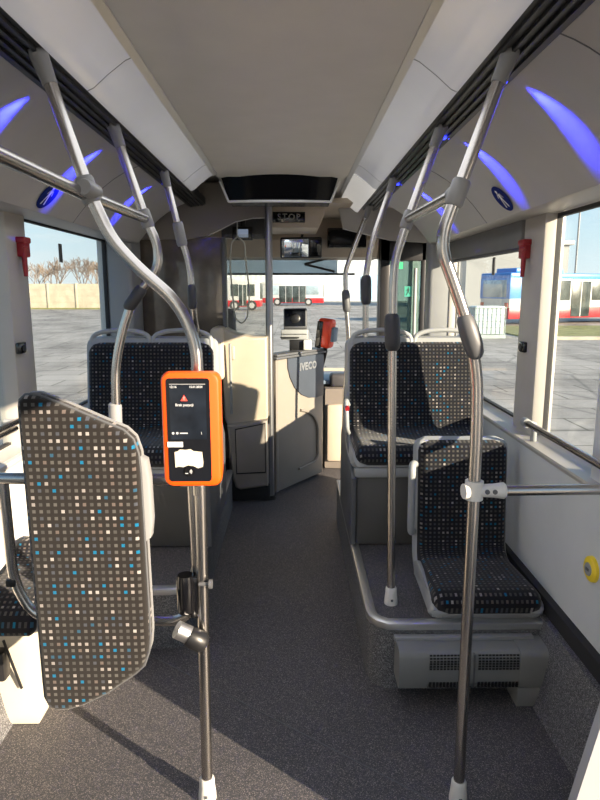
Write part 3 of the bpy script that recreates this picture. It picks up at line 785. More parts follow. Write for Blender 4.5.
def rr3(x0, x1, z0, z1, r, y, bow=0.0):
    return [(x, y, z+(bow*(1-((x-(x0+x1)/2)/((x1-x0)/2))**2)*(1 if z > (z0+z1)/2 else -1))) for x, z in rrect(x0, x1, z0, z1, r)]
ring_loft(b, [rr3(-.335, -.215, 1.09, 1.37, .02, YV+.085), rr3(-.35, -.197, 1.078, 1.382, .024, YV+.06), rr3(-.353, -.195, 1.072, 1.386, .024, YV+.012, .004), rr3(-.349, -.199, 1.076, 1.382, .022, YV+.003, .004), rr3(-.343, -.205, 1.082, 1.376, .018, YV, .004)])
build('housing', b, 'orange', t, smooth=35)
b = MB(); ring_loft(b, [rr3(-.337, -.222, 1.088, 1.370, .008, YV+.004, .003), rr3(-.337, -.222, 1.088, 1.370, .008, YV-.0015, .003)]); fc = build('front_glass', b, 'screen', t)
b = MB(); b.box(-.329, -.232, YV-.0022, YV-.001, 1.205, 1.352, 0); build('display', b, mat('display_dark_blue', (.007, .010, .016), .2, var=.6, scale=14, spec=.2, emit=(.05, .08, .12), estr=.04), t)
def front(x, y, z): return Matrix.Translation((x, y, z)) @ Matrix.Rotation(pi/2, 4, 'X')
YT = YV-.0032
for nm_, tx, sz, x_, z_ in (('clock_text', '12:16', .0085, -.318, 1.3475), ('date_text', '15.01.2024', .0080, -.258, 1.3475), ('message_text', 'Brak pozycji', .0098, -.2895, 1.299), ('information_mark', 'i', .010, -.246, 1.222)):
    b = text_mb(tx, sz, front(x_, YT, z_), .0006, .0002); build(nm_, b, 'txt', t, smooth=0)
b = MB(); b.box(-.328, -.233, YT, YT+.0005, 1.3545, 1.3555); build('screen_line', b, 'txt', t, smooth=0)
b = MB(); b.prism([(-.299, 1.310), (-.2805, 1.310), (-.2897, 1.326)], 'y', YT, YT+.0006); build('warning_triangle', b, 'txt_red', t, smooth=0)
b = MB(); b.box(-.2905, -.289, YT-.0005, YT, 1.316, 1.322); b.box(-.2905, -.289, YT-.0005, YT, 1.3125, 1.3142); build('exclamation_mark', b, 'txt', t, smooth=0)
b = MB()
for x in (-.322, -.311): b.prism([(x+.0035*cos(a*pi/4), 1.222+.0035*sin(a*pi/4)) for a in range(8)], 'y', YT, YT+.0005)
b.box(-.304, -.283, YT, YT+.0005, 1.2205, 1.2235); build('screen_icons', b, 'txt', t, smooth=0)
b = MB(); b.box(-.338, -.297, YV-.0035, YV-.002, 1.184, 1.198); build('white_label', b, 'white_sticker', t)
b = MB(); b.prism([(-.319, 1.127), (-.320, 1.170), (-.312, 1.172), (-.306, 1.177), (-.290, 1.176), (-.277, 1.178), (-.270, 1.173), (-.246, 1.170), (-.2435, 1.140), (-.245, 1.129), (-.258, 1.125), (-.27, 1.131), (-.285, 1.133), (-.298, 1.128), (-.31, 1.130)], 'y', YV-.004, YV-.0025); build('torn_paper', b, 'paper', t, smooth=0)
b = MB(); b.tube([(-.281, YV-.003, 1.116), (-.281, YV-.0052, 1.116)], .0135, 24); build('tap_disc', b, 'gloss_black', t)
b = MB()
for k, r in enumerate((.0035, .006, .0085)):
    pts = [(-.283+r*cos(a), YV-.0058, 1.116+r*sin(a)) for a in [(-.8+1.6*i/8) for i in range(9)]]; b.tube(pts, .0007, 6)
b.box(-.293, -.285, YV-.0062, YV-.0052, 1.110, 1.112); build('contactless_sign', b, 'txt', t)
b = MB(); b.box(-.30, -.245, 1.684, 1.722, 1.20, 1.27, .004); build('pole_bracket', b, 'dgrey_pl', t)

# ------------------------------------------------------------------ heater under the single seat
t = thing('floor_heater', 'grey vented heater box on the platform front below the single seat', 'heater', (.7, 2.15, .05))
y0, y1 = 2.115, 2.232
def ysec(z): # rounded top front
    return None
sec = [(y1, .236), (y0+.03, .236), (y0+.008, .228), (y0, .21), (y0-.003, .11), (y0+.006, .083), (y0+.02, .078), (y1, .078)]
for xa, xb in ((.405, .515), (.872, .985)):
    b = MB(); b.prism(sec, 'x', xa, xb, 0); build('end_cap', b, 'heater_grey', t, smooth=50)
sec2 = [(y, z) for y, z in [(y1, .232), (y0+.034, .232), (y0+.012, .224), (y0+.005, .206), (y0+.002, .112), (y0+.01, .087), (y0+.022, .082), (y1, .082)]]
b = MB(); b.prism(sec2, 'x', .515, .872, 0); build('grille_body', b, 'heater_grey', t, smooth=50)
for (z0, z1) in ((.160, .224), (.087, .112)):
    for k0 in (0, 14):
        b = MB(); rows = 6 if z0 > .1 else 3
        for r in range(rows):
            z = z0+(z1-z0)*(r+.5)/rows
            yy = y0+.0035 if z < .206 else y0+.006+(z-.206)*.35
            for k in range(k0, k0+12):
                x = .522+k*.0134
                b.box(x, x+.0098, yy-.0025, yy+.004, z-.0030, z+.0030)
        build('vent_slots', b, 'black', t, smooth=0)
b = MB(); b.box(.690, .697, y0-.001, y0+.02, .09, .226, .001); build('middle_seam', b, 'dgrey_pl', t)
b = MB(); b.box(.40, .955, 2.205, 2.234, .224, .246, .004); build('top_flange', b, 'grey_pl', t)
b = MB(); b.prism([(.868, .08), (.985, .08), (.985, .0), (.895, .0), (.868, .0)], 'y', y0+.004, y1, .004); build('pipe_cover', b, 'heater_grey', t)

# ------------------------------------------------------------------ small wall fittings
def hammer(label, x, y, z, s):
    t = thing('emergency_hammer', label, 'emergency hammer', (x, y, z))
    b = MB(); b.box(x-.02, x+.02, y-.03, y+.03, z+.01, z+.085, .008); b.box(x-.024, x+.024, y-.036, y+.036, z+.07, z+.098, .008); build('holder', b, 'red', t)
    b = MB(); b.tube([(x-.010*s, y-.02, z+.03), (x-.014*s, y-.028, z-.03), (x-.016*s, y-.03, z-.075)], .011, 12, radii=[.012, .011, .009]); build('hammer_handle', b, 'red', t)
    b = MB(); b.tube([(x-.012*s, y-.045, z+.055), (x-.012*s, y+.0, z+.055)], .012, 12, radii=[.006, .013]); build('hammer_head', b, 'red', t)
hammer('red emergency hammer on the right window pillar above the stop button', 1.088, 2.93, 1.735, 1)
hammer('red emergency hammer on the left window pillar above the stop button', XL+.062, 2.825, 1.735, -1)
def pill_button(label, x, y, z, s):
    t = thing('stop_button', label, 'stop button', (x, y, z), 'black stop buttons on the window pillars')
    b = MB(); b.box(x-.012, x+.012, y-.035, y+.035, z-.026, z+.026, .008); build('housing', b, 'gloss_black', t)
    b = MB(); b.tube([(x-.010*s, y, z), (x-.015*s, y, z)], .015, 18); build('button', b, 'grip', t)
pill_button('black stop button on the right window pillar', 1.096, 2.90, 1.333, 1)
pill_button('black stop button on the left window pillar', XL+.054, 2.74, 1.345, -1)
t = thing('stop_button', 'round yellow stop button low on the white right wall', 'stop button', (1.04, 1.99, .6))
b = MB(); b.tube([(1.052, 1.99, .636), (1.040, 1.99, .636), (1.034, 1.99, .636)], .05, 32, radii=[.047, .045, .036]); build('ring', b, 'yellow', t)
b = MB(); b.tube([(1.036, 1.99, .636), (1.0305, 1.99, .636)], .025, 28, radii=[.025, .022]); build('button', b, 'lgrey_pl', t)
b = MB(); b.box(1.029, 1.031, 1.98, 2.0, .631, .641); build('button_symbol', b, 'dgrey_pl', t)

# round blue walking man stickers on the coves
def picto(label, side, cx, y, cz):
    nrm = Vector((-side*.74, 0, -.67)).normalized()
    up = Vector((-side*.67, 0, .74)); right = Vector((0, 1 if side < 0 else -1, 0))
    # viewed from below, 'up' climbs the cove
    o = Vector((cx, y, cz))
    if True:
        right = up.cross(-nrm).normalized()
    def pt(u, v, h): return o+right*u+up*v+nrm*h
    b = MB(); n = 32; r = .066
    b.add([pt(r*cos(2*pi*k/n), r*sin(2*pi*k/n), .0005) for k in range(n)]+[pt(r*cos(2*pi*k/n), r*sin(2*pi*k/n), .0025) for k in range(n)], [tuple(range(n)), tuple(range(n, 2*n))]+[(k, (k+1) % n, n+(k+1) % n, n+k) for k in range(n)])
    root = tag(build('pictogram_sticker', b, 'blue_sticker', None), label, 'sticker', 'round blue walking man stickers')
    b = MB()
    def poly(pts): 
        k = len(pts); b.add([pt(u, v, .003) for u, v in pts], [tuple(range(k))])
    poly([(.004+.009*cos(2*pi*k/14), .038+.009*sin(2*pi*k/14)) for k in range(14)])
    poly([(-.009, .027), (.011, .027), (.012, .002), (-.008, .002)])
    poly([(-.008, .003), (.003, .003), (-.010, -.045), (-.020, -.043)])
    poly([(.002, .003), (.012, .003), (.018, -.020), (.022, -.045), (.012, -.045), (.009, -.020)])
    poly([(-.009, .027), (-.022, .002), (-.027, .005), (-.013, .030)])
    poly([(.011, .027), (.024, .006), (.029, .009), (.014, .030)])
    build('walking_figure', b, 'white_sticker', root, smooth=0)
picto('round blue walking man sticker on the right cove', 1, .906, 2.74, 1.989)
picto('round blue walking man sticker on the left cove', -1, -1.026, 2.68, 1.989)

# roller blind housing above the right window, window sensors, end caps
t = thing('roller_blind', 'rolled grey sun blind along the top of the far right window', 'blind', (1.11, 3.6, 1.8))
b = MB(); b.box(1.095, 1.135, 3.01, 4.40, 1.80, 1.945, .012); build('housing', b, 'blind', t)
b = MB(); b.box(1.098, 1.118, 3.02, 4.38, 1.785, 1.802, .004); build('pull_bar', b, 'dgrey_pl', t)
for lab, x, y, z in (('small dark sticker high on the left window glass', XL-.012, 3.47, 1.80), ('small dark sticker high on the right window glass', XR+.012, 3.60, 1.735)):
    b = MB(); b.box(x-.002, x+.002, y-.022, y+.022, z-.05, z+.05); tag(build('window_sticker', b, 'dgrey_pl', None), lab, 'sticker', 'small stickers on the window glass')

# white draught screen edge by the rear door
b = MB(); b.prism([(.61, 0.0), (.745, .66), (.81, .74), (1.15, .78), (1.15, .0)], 'y', 1.28, 1.31)
tag(build('draught_screen', b, 'door_white', None), 'white draught screen edge at the bottom right corner by the door', 'screen')

# blue spot lenses in the black strips
def spot(x, y, z, side, tgt, pw=1.0):
    b = MB(); b.tube([(x, y, z+.012), (x, y, z)], .014, 14)
    tag(build('blue_led_lamp', b, 'led', None), 'blue spot lamp in the black ceiling strip, ' + LN[len(LNI)], 'lamp', 'blue spot lamps in the ceiling strips'); LNI.append(1)
    ld = bpy.data.lights.new('blue_spot', 'SPOT'); ld.energy = 150*pw; ld.color = (.015, .02, 1); ld.spot_size = radians(32); ld.spot_blend = 1.0; ld.shadow_soft_size = .008
    lo = bpy.data.objects.new('blue_spot', ld); COL.objects.link(lo); lo.location = (x, y, z-.008)
    lo.rotation_euler = (Vector(tgt)-lo.location).to_track_quat('-Z', 'Y').to_euler()
LNI = []
LN = ['right side nearest the camera', 'right side above the single seat', 'right side above the double seat', 'left side nearest the camera', 'left side above the second pole', 'left side above the double seat']
for y in (1.87, 2.53, 3.60): spot(.60, y, 2.183, 1, (.78, y+.03, 2.108))
for y in (1.97, 2.68, 3.58): spot(mx(.60), y, 2.183, -1, (mx(.78), y+.03, 2.108))

# ------------------------------------------------------------------ front of the bus
# dark ceiling display
t = thing('ceiling_display', 'black glossy information display under the ceiling with a white lower lip', 'display', (-.09, 4.1, 2.16))
n = 16; top = []; bot = []
for k in range(n+1):
    u = k/n*2-1; x = -.085+u*.365
    top.append((x-.0+u*.012, 4.12-.20*(1-u*u), 2.312)); bot.append((-.085+u*.33, 4.13-.03*(1-u*u), 2.168))
b = MB(); fs = []
vs = top+bot+[(p[0], 4.4, 2.312) for p in top]+[(p[0], 4.4, 2.168) for p in bot]; m_ = n+1
for k in range(n):
    fs += [(k, k+1, m_+k+1, m_+k), (2*m_+k, 3*m_+k, 3*m_+k+1, 2*m_+k+1), (k, 2*m_+k, 2*m_+k+1, k+1), (m_+k, m_+k+1, 3*m_+k+1, 3*m_+k)]
fs += [(0, m_, 3*m_, 2*m_), (n, 2*m_+n, 3*m_+n, m_+n)]
b.add(vs, fs); build('screen', b, 'display_black', t, smooth=30)
b = MB(); b.tube([(-.47, 4.12, 2.29), (-.418, 4.125, 2.166)]+[(p[0], p[1]-.004, p[2]-.004) for p in bot]+[(.248, 4.125, 2.166), (.30, 4.12, 2.29)], .008, 10); build('lip', b, 'white_pl', t)

# bulkhead behind the left double seat
b = MB()
arch = [(-1.3, 2.36), (-1.3, 1.99), (-1.1, 1.965), (-.78, 1.965), (-.64, 1.985), (-.52, 2.04), (-.42, 2.09), (-.30, 2.115), (-.18, 2.12), (-.18, 2.36)]
b.prism(arch, 'y', 4.60, 4.66)
struct('wall_cab_header', b, 'taupe')
b = MB(); b.box(XL, -.50, 4.64, 4.67, .30, 1.98); struct('wall_cab_partition', b, 'smoked', smooth=0)
b = MB(); b.box(XL, -.605, 4.36, 4.62, 0, 1.0, .01); struct('wall_cab_base', b, 'taupe')
b = MB(); b.box(-.525, -.495, 4.60, 4.70, 1.0, 1.98, .006); struct('trim_partition_post', b, 'dgrey_pl')

# cab console (tan moulded cabinet beside the door)
t = thing('cab_console', 'beige moulded cabinet with a lidded bin beside the driver door', 'cabinet', (-.36, 4.5, 0))
b = MB(); b.box(-.60, -.50, 4.40, 4.70, .95, 1.335, .035, 3); build('column', b, 'beige', t)
b = MB(); b.prism([(-.525, 1.315), (-.50, 1.325), (-.42, 1.285), (-.30, 1.262), (-.19, 1.265), (-.19, .60), (-.49, .60), (-.51, .66)], 'y', 4.44, 4.70, .02, 3); build('upper_panel', b, 'beige_l', t)
b = MB(); b.prism([(-.49, .62), (-.19, .66), (-.19, .15), (-.40, .12), (-.435, .14), (-.45, .20)], 'y', 4.39, 4.70, .02, 3); build('bin', b, 'taupe', t)
b = MB(); b.prism([(-.425, .585), (-.21, .63), (-.21, .265), (-.42, .255)], 'y', 4.380, 4.395, .008); build('bin_lid', b, 'taupe', t)
b = MB(); b.prism([(-.43, .592), (-.205, .637), (-.205, .257), (-.426, .246)], 'y', 4.386, 4.391); build('lid_gap', b, 'black', t)
b = MB(); b.tube([(-.455, 4.40, 1.22), (-.455, 4.415, .70)], .010, 10); build('strut', b, 'grey_pl', t)
b = MB(); b.box(-.45, -.425, 4.425, 4.45, 1.10, 1.2, .008); build('strut_cap', b, 'beige', t)
b = MB(); b.box(-.50, -.18, 4.5, 4.7, .0, .13, .01); build('plinth', b, 'rubber', t)

# clear screen above the console
b = MB(); b.box(-.50, -.20, 4.60, 4.606, 1.27, 2.0)
tag(build('plexiglass_screen', b, 'plexi', None), 'clear plexiglass screen above the beige cab console', 'screen')

# driver's door, turned towards the windscreen
dx0, dy0, dx1, dy1 = -.135, 4.60, .258, 5.15
L = math.hypot(dx1-dx0, dy1-dy0); ang = atan2(dy1-dy0, dx1-dx0)
DM = Matrix.Translation((dx0, dy0, 0)) @ Matrix.Rotation(ang, 4, 'Z')   # local x along the door, -y faces the cabin
t = thing('driver_door', 'low beige driver cab door with dark badge panel and chrome lettering', 'door', (dx0, dy0, 0))
def dbox(x0, x1, y0, y1, z0, z1, bev=0, m='door_beige', nm='panel', par=None):
    b = MB(); b.box(x0, x1, y0, y1, z0, z1, bev, 2, DM); return build(nm, b, m, par or t)
def dprism(poly, y0, y1, nm, m, bev=0):
    b = MB(); b.prism(poly, 'y', y0, y1, bev); b.v = [(DM @ Vector(v))[:] for v in b.v]; return build(nm, b, m, t)
dbox(0, L, 0, .045, .03, 1.08, .01, 'door_beige', 'door_panel')
arc = [(L*.26, 1.065)]+[(L*.26+(L*.74)*k/8-.0, 1.065-.34*sqrt(1-(1-k/8)**2)*.98) for k in range(1, 9)]
bp = [(L*.22, 1.075), (L*.225, 1.0), (L*.27, .92), (L*.36, .835), (L*.50, .765), (L*.66, .725), (L*.82, .712), (L*.985, .715), (L*.985, 1.075)]
dprism(bp, -.010, .02, 'badge_panel', 'badge', .003)
dbox(-.02, L+.02, -.03, .08, 1.08, 1.10, .006, 'dgrey_pl', 'top_rail')
lm = DM @ Matrix.Translation((L*.63, -.0125, .99)) @ Matrix.Rotation(pi/2, 4, 'X')
b = text_mb('IVECO', .082, lm, .006, .003, 0, 1.05); build('lettering', b, 'letter', t, smooth=0)
# raised pull contour
pts = [(L*.48, -.008, .64), (L*.62, -.008, .615), (L*.78, -.008, .55), (L*.86, -.008, .46), (L*.865, -.008, .20), (L*.80, -.008, .16), (L*.45, -.008, .15)]
b = MB(); b.tube([(DM @ p)[:] for p in smooth_path(pts, .05, 5)], .011, 8); build('contour_ridge', b, 'taupe', t)
dbox(0.0, .03, -.005, .05, .03, 1.08, .004, 'taupe', 'hinge_edge')

# ticket machine on the door rail
t = thing('ticket_machine', 'grey ticket printer with dark round speaker screen above the driver door', 'ticket machine', (.0, 4.95, 1.1))
b = MB(); b.box(-.10, .125, 4.97, 5.12, 1.20, 1.285, .012); build('printer_base', b, 'lgrey_pl', t)
b = MB(); b.box(-.105, .05, 4.955, 4.975, 1.215, 1.225, .002); b.box(-.09, .11, 4.965, 4.972, 1.245, 1.25, .001); build('paper_slot', b, 'black', t)
sm = Matrix.Translation((.02, 5.02, 1.365)) @ Matrix.Rotation(-.22, 4, 'X') @ Matrix.Rotation(-.08, 4, 'Z')
b = MB(); b.box(-.095, .095, -.04, .03, -.085, .085, .012, 2, sm); build('terminal_case', b, 'dgrey_pl', t)
b = MB(); b.box(-.083, .083, -.043, -.038, -.065, .073, .003, 2, sm); build('terminal_screen', b, 'screen', t)
b = MB(); b.tube([(sm @ Vector((0, -.042, 0)))[:], (sm @ Vector((0, -.050, 0)))[:]], .042, 24, radii=[.042, .03]); build('round_lens', b, 'black', t)
b = MB(); b.box(-.03, .09, 4.98, 5.1, 1.10, 1.20, .006); build('stand', b, 'black', t)
b = MB(); b.box(.085, .15, 4.95, 5.06, 1.12, 1.20, .006); build('coin_tray', b, 'white_pl', t)
# keypad / cash tray
b = MB(); b.box(-.13, .25, 4.92, 5.15, 1.10, 1.106); 
b.v = [(DM @ Vector((x, y, z)))[:] for x, y, z in MB().box(.0, L, -.02, .12, 1.1005, 1.118, .005).v]; tb = MB().box(0, L, -.02, .12, 1.1005, 1.118, .005); tb.v = b.v
tag(build('cash_tray', tb, 'dgrey_pl', None), 'dark cash tray along the top of the driver door', 'tray')

# red validator on the dash side
t = thing('card_validator', 'red and black card validator on the dash beside the ticket machine', 'ticket validator', (.26, 5.1, 1.08))
vm = Matrix.Translation((.268, 5.10, 1.245)) @ Matrix.Rotation(-.5, 4, 'Z') @ Matrix.Rotation(.12, 4, 'Y')
b = MB(); b.box(-.06, .07, -.05, .06, -.12, .125, .03, 4, vm); build('housing', b, 'redgloss', t)
b = MB(); b.box(-.058, -.004, -.062, -.03, -.125, .10, .012, 3, vm); build('reader_face', b, 'gloss_black', t)
b = MB(); b.box(.055, .095, -.03, .05, -.06, .06, .01, 2, vm); build('side_module', b, 'dash_blue', t)
b = MB(); b.tube([(.27, 5.12, 1.16), (.27, 5.15, 1.08), (.25, 5.3, .95)], .02, 12); build('bracket', b, 'black', t)

# dash, windscreen, header
b = MB(); b.prism([(6.11, .0), (5.65, .0), (5.6, .70), (5.66, .86), (5.85, .90), (6.11, .86)], 'x', XL+.02, .18, .0)
tag(build('dashboard', b, 'dash', None), 'dark driver dashboard below the windscreen', 'dashboard')
t = thing('front_console', 'brown front console with sky-tinted top right of the driver door', 'console', (.5, 5.6, 0))
b = MB(); b.prism([(.285, 5.35), (.55, 5.32), (.62, 6.1), (.2, 6.1)], 'z', 0, .74, .02); build('cabinet', b, 'taupe', t)
b = MB(); b.prism([(.21, 5.45), (.62, 5.42), (1.1, 5.75), (1.1, 6.1), (.2, 6.1)], 'z', .76, .80, .01); build('top', b, 'dash_blue', t)
b = MB(); b.box(.30, .47, 5.30, 5.36, .08, .60, .02); build('front_cover', b, 'beige', t)
b = MB(); b.box(.33, .50, 5.40, 5.55, .74, .86, .03, 3); build('cowl', b, 'dash', t)
WY = 6.15
b = MB(); b.box(XL, XR, WY, WY+.008, .80, 2.0); w = struct('window_7', b, 'glass', smooth=0)
b = MB(); b.box(XL, XR, WY-.03, WY+.06, -.05, .82); b.box(XL, XR, WY-.08, WY+.06, 1.90, 2.40); struct('wall_front', b, 'beige', smooth=0)
b = MB(); b.box(.835, .90, 6.02, WY, .7, 2.1, .01); b.box(XL, XL+.1, 6.0, WY, .7, 2.1, .01); struct('trim_windscreen_post', b, 'black')
b = MB(); b.box(-1.2, 1.14, 4.70, 6.1, 2.235, 2.27); struct('ceiling_cab', b, 'beige', smooth=0)
b = MB(); b.prism([(6.08, 2.24), (5.75, 2.235), (5.70, 2.05), (5.80, 1.90), (6.08, 1.885)], 'x', -1.2, .78); struct('trim_front_header', b, 'beige')
b = MB(); b.prism([(.36, 2.25), (.95, 2.25), (1.14, 2.0), (1.14, 1.97), (.78, 1.99), (.40, 2.08)], 'y', 5.0, 5.06, 0); struct('trim_door_header', b, 'cove')

# STOP sign housing
t = thing('stop_sign', 'beige overhead housing with the dark STOP sign', 'sign', (-.0, 4.95, 2.1))
b = MB(); b.prism([(-.20, 2.235), (.245, 2.235), (.235, 2.15), (.19, 2.06), (-.20, 2.06)], 'y', 4.75, 5.3, .01); build('housing', b, 'beige', t)
b = MB(); b.box(-.152, .092, 4.742, 4.752, 2.098, 2.176, .004); build('sign_window', b, 'gloss_black', t)
b = text_mb('STOP', .062, front(-.03, 4.740, 2.137), .002, .001, 0, 1.25); build('sign_text', b, 'stop_txt', t, smooth=0)
# interior mirror
t = thing('interior_mirror', 'rear view mirror with a black half hanging under the STOP sign', 'mirror', (.07, 5.3, 1.89))
mm = Matrix.Translation((.075, 5.35, 1.955)) @ Matrix.Rotation(.18, 4, 'X') @ Matrix.Rotation(.12, 4, 'Z')
b = MB(); b.box(-.185, .175, -.02, .02, -.088, .088, .016, 3, mm); build('case', b, 'black', t)
b = MB(); b.box(-.173, .055, -.024, -.018, -.075, .075, .006, 2, mm); build('mirror_glass', b, 'mirror', t)
b = MB(); b.box(.068, .165, -.024, -.018, -.07, .07, .006, 2, mm); build('mirror_display', b, 'gloss_black', t)
b = MB(); b.tube([(.075, 5.36, 2.03), (.085, 5.38, 2.10), (.06, 5.4, 2.22)], .012, 10); build('arm', b, 'black', t)
# destination display (inside face)
t = thing('destination_display', 'black rectangular display on the front header right of the mirror', 'display', (.48, 5.7, 2.0))
b = MB(); b.box(.31, .66, 5.62, 5.80, 1.975, 2.145, .008); build('case', b, 'gloss_black', t)
b = MB(); b.box(.325, .645, 5.615, 5.621, 1.995, 2.125, .002); build('screen', b, 'screen', t)
# cab monitor + left header piece
t = thing('cab_monitor', 'small lit cab monitor above the plexiglass screen', 'monitor', (-.41, 5.2, 2.05))
b = MB(); b.box(-.50, -.33, 5.19, 5.23, 2.005, 2.115, .01); build('case', b, 'black', t)
b = MB(); b.box(-.462, -.368, 5.184, 5.191, 2.026, 2.092, .003); build('screen', b, 'screen_blue', t)
b = MB(); b.box(-.43, -.39, 5.21, 5.25, 2.1, 2.24, .004); build('bracket', b, 'black', t)
b = MB(); b.prism([(-.60, 2.235), (-.19, 2.235), (-.19, 2.03), (-.60, 2.03)], 'y', 5.30, 5.36); struct('trim_cab_header_dark', b, 'dgrey_pl', smooth=0)
# sun visor + arms
t = thing('sun_visor', 'blue grey windscreen sun blind with black folding arms', 'sun visor', (-.1, 6.0, 1.75))
b = MB(); b.box(-.70, .43, 6.045, 6.052, 1.757, 1.90); build('screen', b, 'visor', t, smooth=0)
b = MB(); b.tube([(-.70, 6.04, 1.752), (.60, 6.04, 1.752)], .010, 10); build('bottom_bar', b, 'black', t)
b = MB(); b.tube([(.36, 6.02, 1.905), (.11, 6.0, 1.845)], .011, 10); b.tube([(.11, 6.0, 1.845), (.40, 6.02, 1.775)], .011, 10); build('folding_arm', b, 'black', t)
# driver's seat
t = thing('driver_seat', 'dark driver seat half hidden behind the smoked partition', 'driver seat', (-.7, 5.2, 0))
b = MB(); b.box(-.93, -.47, 5.0, 5.14, .70, 1.45, .05, 3); build('backrest', b, 'dash', t)
b = MB(); b.box(-.84, -.56, 5.01, 5.12, 1.47, 1.70, .045, 3); build('headrest', b, 'dash', t)
b = MB(); b.box(-.95, -.45, 5.05, 5.50, .52, .66, .04, 3); build('seat', b, 'dash', t)
b = MB(); b.box(-.85, -.55, 5.1, 5.4, 0, .53, .03); build('pedestal', b, 'black', t)
b = MB(); b.tube(smooth_path([(-.72, 5.06, 1.5), (-.70, 5.06, 1.42), (-.68, 5.06, 1.38)], .02), .012, 8); build('headrest_post', b, 'steel', t)
# steering wheel
t = thing('steering_wheel', 'dark steering wheel in front of the driver seat', 'steering wheel', (-.7, 5.6, .95))
wm = Matrix.Translation((-.62, 5.48, 1.02)) @ Matrix.Rotation(radians(30), 4, 'X')
b = MB(); b.tube([(wm @ Vector((.23*cos(a), .23*sin(a), 0)))[:] for a in [2*pi*k/36 for k in range(37)]], .014, 10); build('rim', b, 'black', t)
b = MB()
for a in (.3, 2.84, 4.71): b.tube([(wm @ Vector((0, 0, -.02)))[:], (wm @ Vector((.22*cos(a), .22*sin(a), 0)))[:]], .013, 8)
build('spoke', b, 'black', t)
b = MB(); b.tube([(wm @ Vector((0, 0, .01)))[:], (wm @ Vector((0, 0, -.28)))[:]], .05, 16); build('column', b, 'black', t)

# pale hoop outline in the cab window, with a thin added hanger
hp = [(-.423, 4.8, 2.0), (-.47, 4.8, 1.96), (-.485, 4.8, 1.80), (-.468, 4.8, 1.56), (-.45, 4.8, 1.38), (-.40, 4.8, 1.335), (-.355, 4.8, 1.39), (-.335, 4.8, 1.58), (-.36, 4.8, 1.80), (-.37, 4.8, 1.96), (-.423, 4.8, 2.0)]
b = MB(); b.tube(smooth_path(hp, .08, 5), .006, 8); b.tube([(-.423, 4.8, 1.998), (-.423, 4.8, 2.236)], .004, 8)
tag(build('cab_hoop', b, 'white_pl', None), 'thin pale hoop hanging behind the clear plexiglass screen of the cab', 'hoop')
# folded front door leaf with tinted glass
t = thing('front_door_leaf', 'open front door leaf with black frame and green tinted glass', 'door', (.9, 5.25, .02))
b = MB()
for (x0, x1, z0, z1) in ((.735, .815, .05, 2.05), (1.08, 1.12, .05, 2.05), (.735, 1.12, 1.84, 2.05), (.735, 1.12, .05, .14), (.735, 1.12, .80, .84)): b.box(x0, x1, 5.23, 5.27, z0, z1, .006)
build('frame', b, 'black', t)
b = MB(); b.box(.815, 1.08, 5.247, 5.253, .14, 1.84); build('glass_pane', b, 'glass_green', t, smooth=0)
b = MB(); b.box(.86, .925, 5.238, 5.244, 1.775, 1.83); build('green_sign', b, 'green', t)
b = MB(); b.box(.945, 1.005, 5.238, 5.244, 1.545, 1.63); ex = build('exit_sign', b, 'teal', t)
b = MB()
def qd(pts): b.add([(x, 5.2365, z) for x, z in pts], [tuple(range(len(pts)))])
qd([(.976+.006*cos(2*pi*k/10), 1.616+.006*sin(2*pi*k/10)) for k in range(10)]); qd([(.968, 1.608), (.982, 1.606), (.980, 1.583), (.970, 1.583)]); qd([(.970, 1.585), (.976, 1.585), (.962, 1.556), (.956, 1.558)]); qd([(.974, 1.585), (.980, 1.585), (.994, 1.570), (.990, 1.566)]); qd([(.968, 1.606), (.956, 1.594), (.959, 1.591), (.970, 1.602)]); qd([(.981, 1.605), (.994, 1.600), (.993, 1.596), (.981, 1.600)])
build('running_figure', b, 'black', ex, smooth=0)
b = MB(); b.tube([(1.03, 5.225, 1.78), (1.035, 5.225, .9)], .014, 12); build('grab_bar', b, 'lgrey_pl', t)

# ------------------------------------------------------------------ outside
GZ = -.35
b = MB(); b.box(-260, 260, -160, 330, GZ-.5, GZ); struct('ground', b, 'ground', smooth=0)

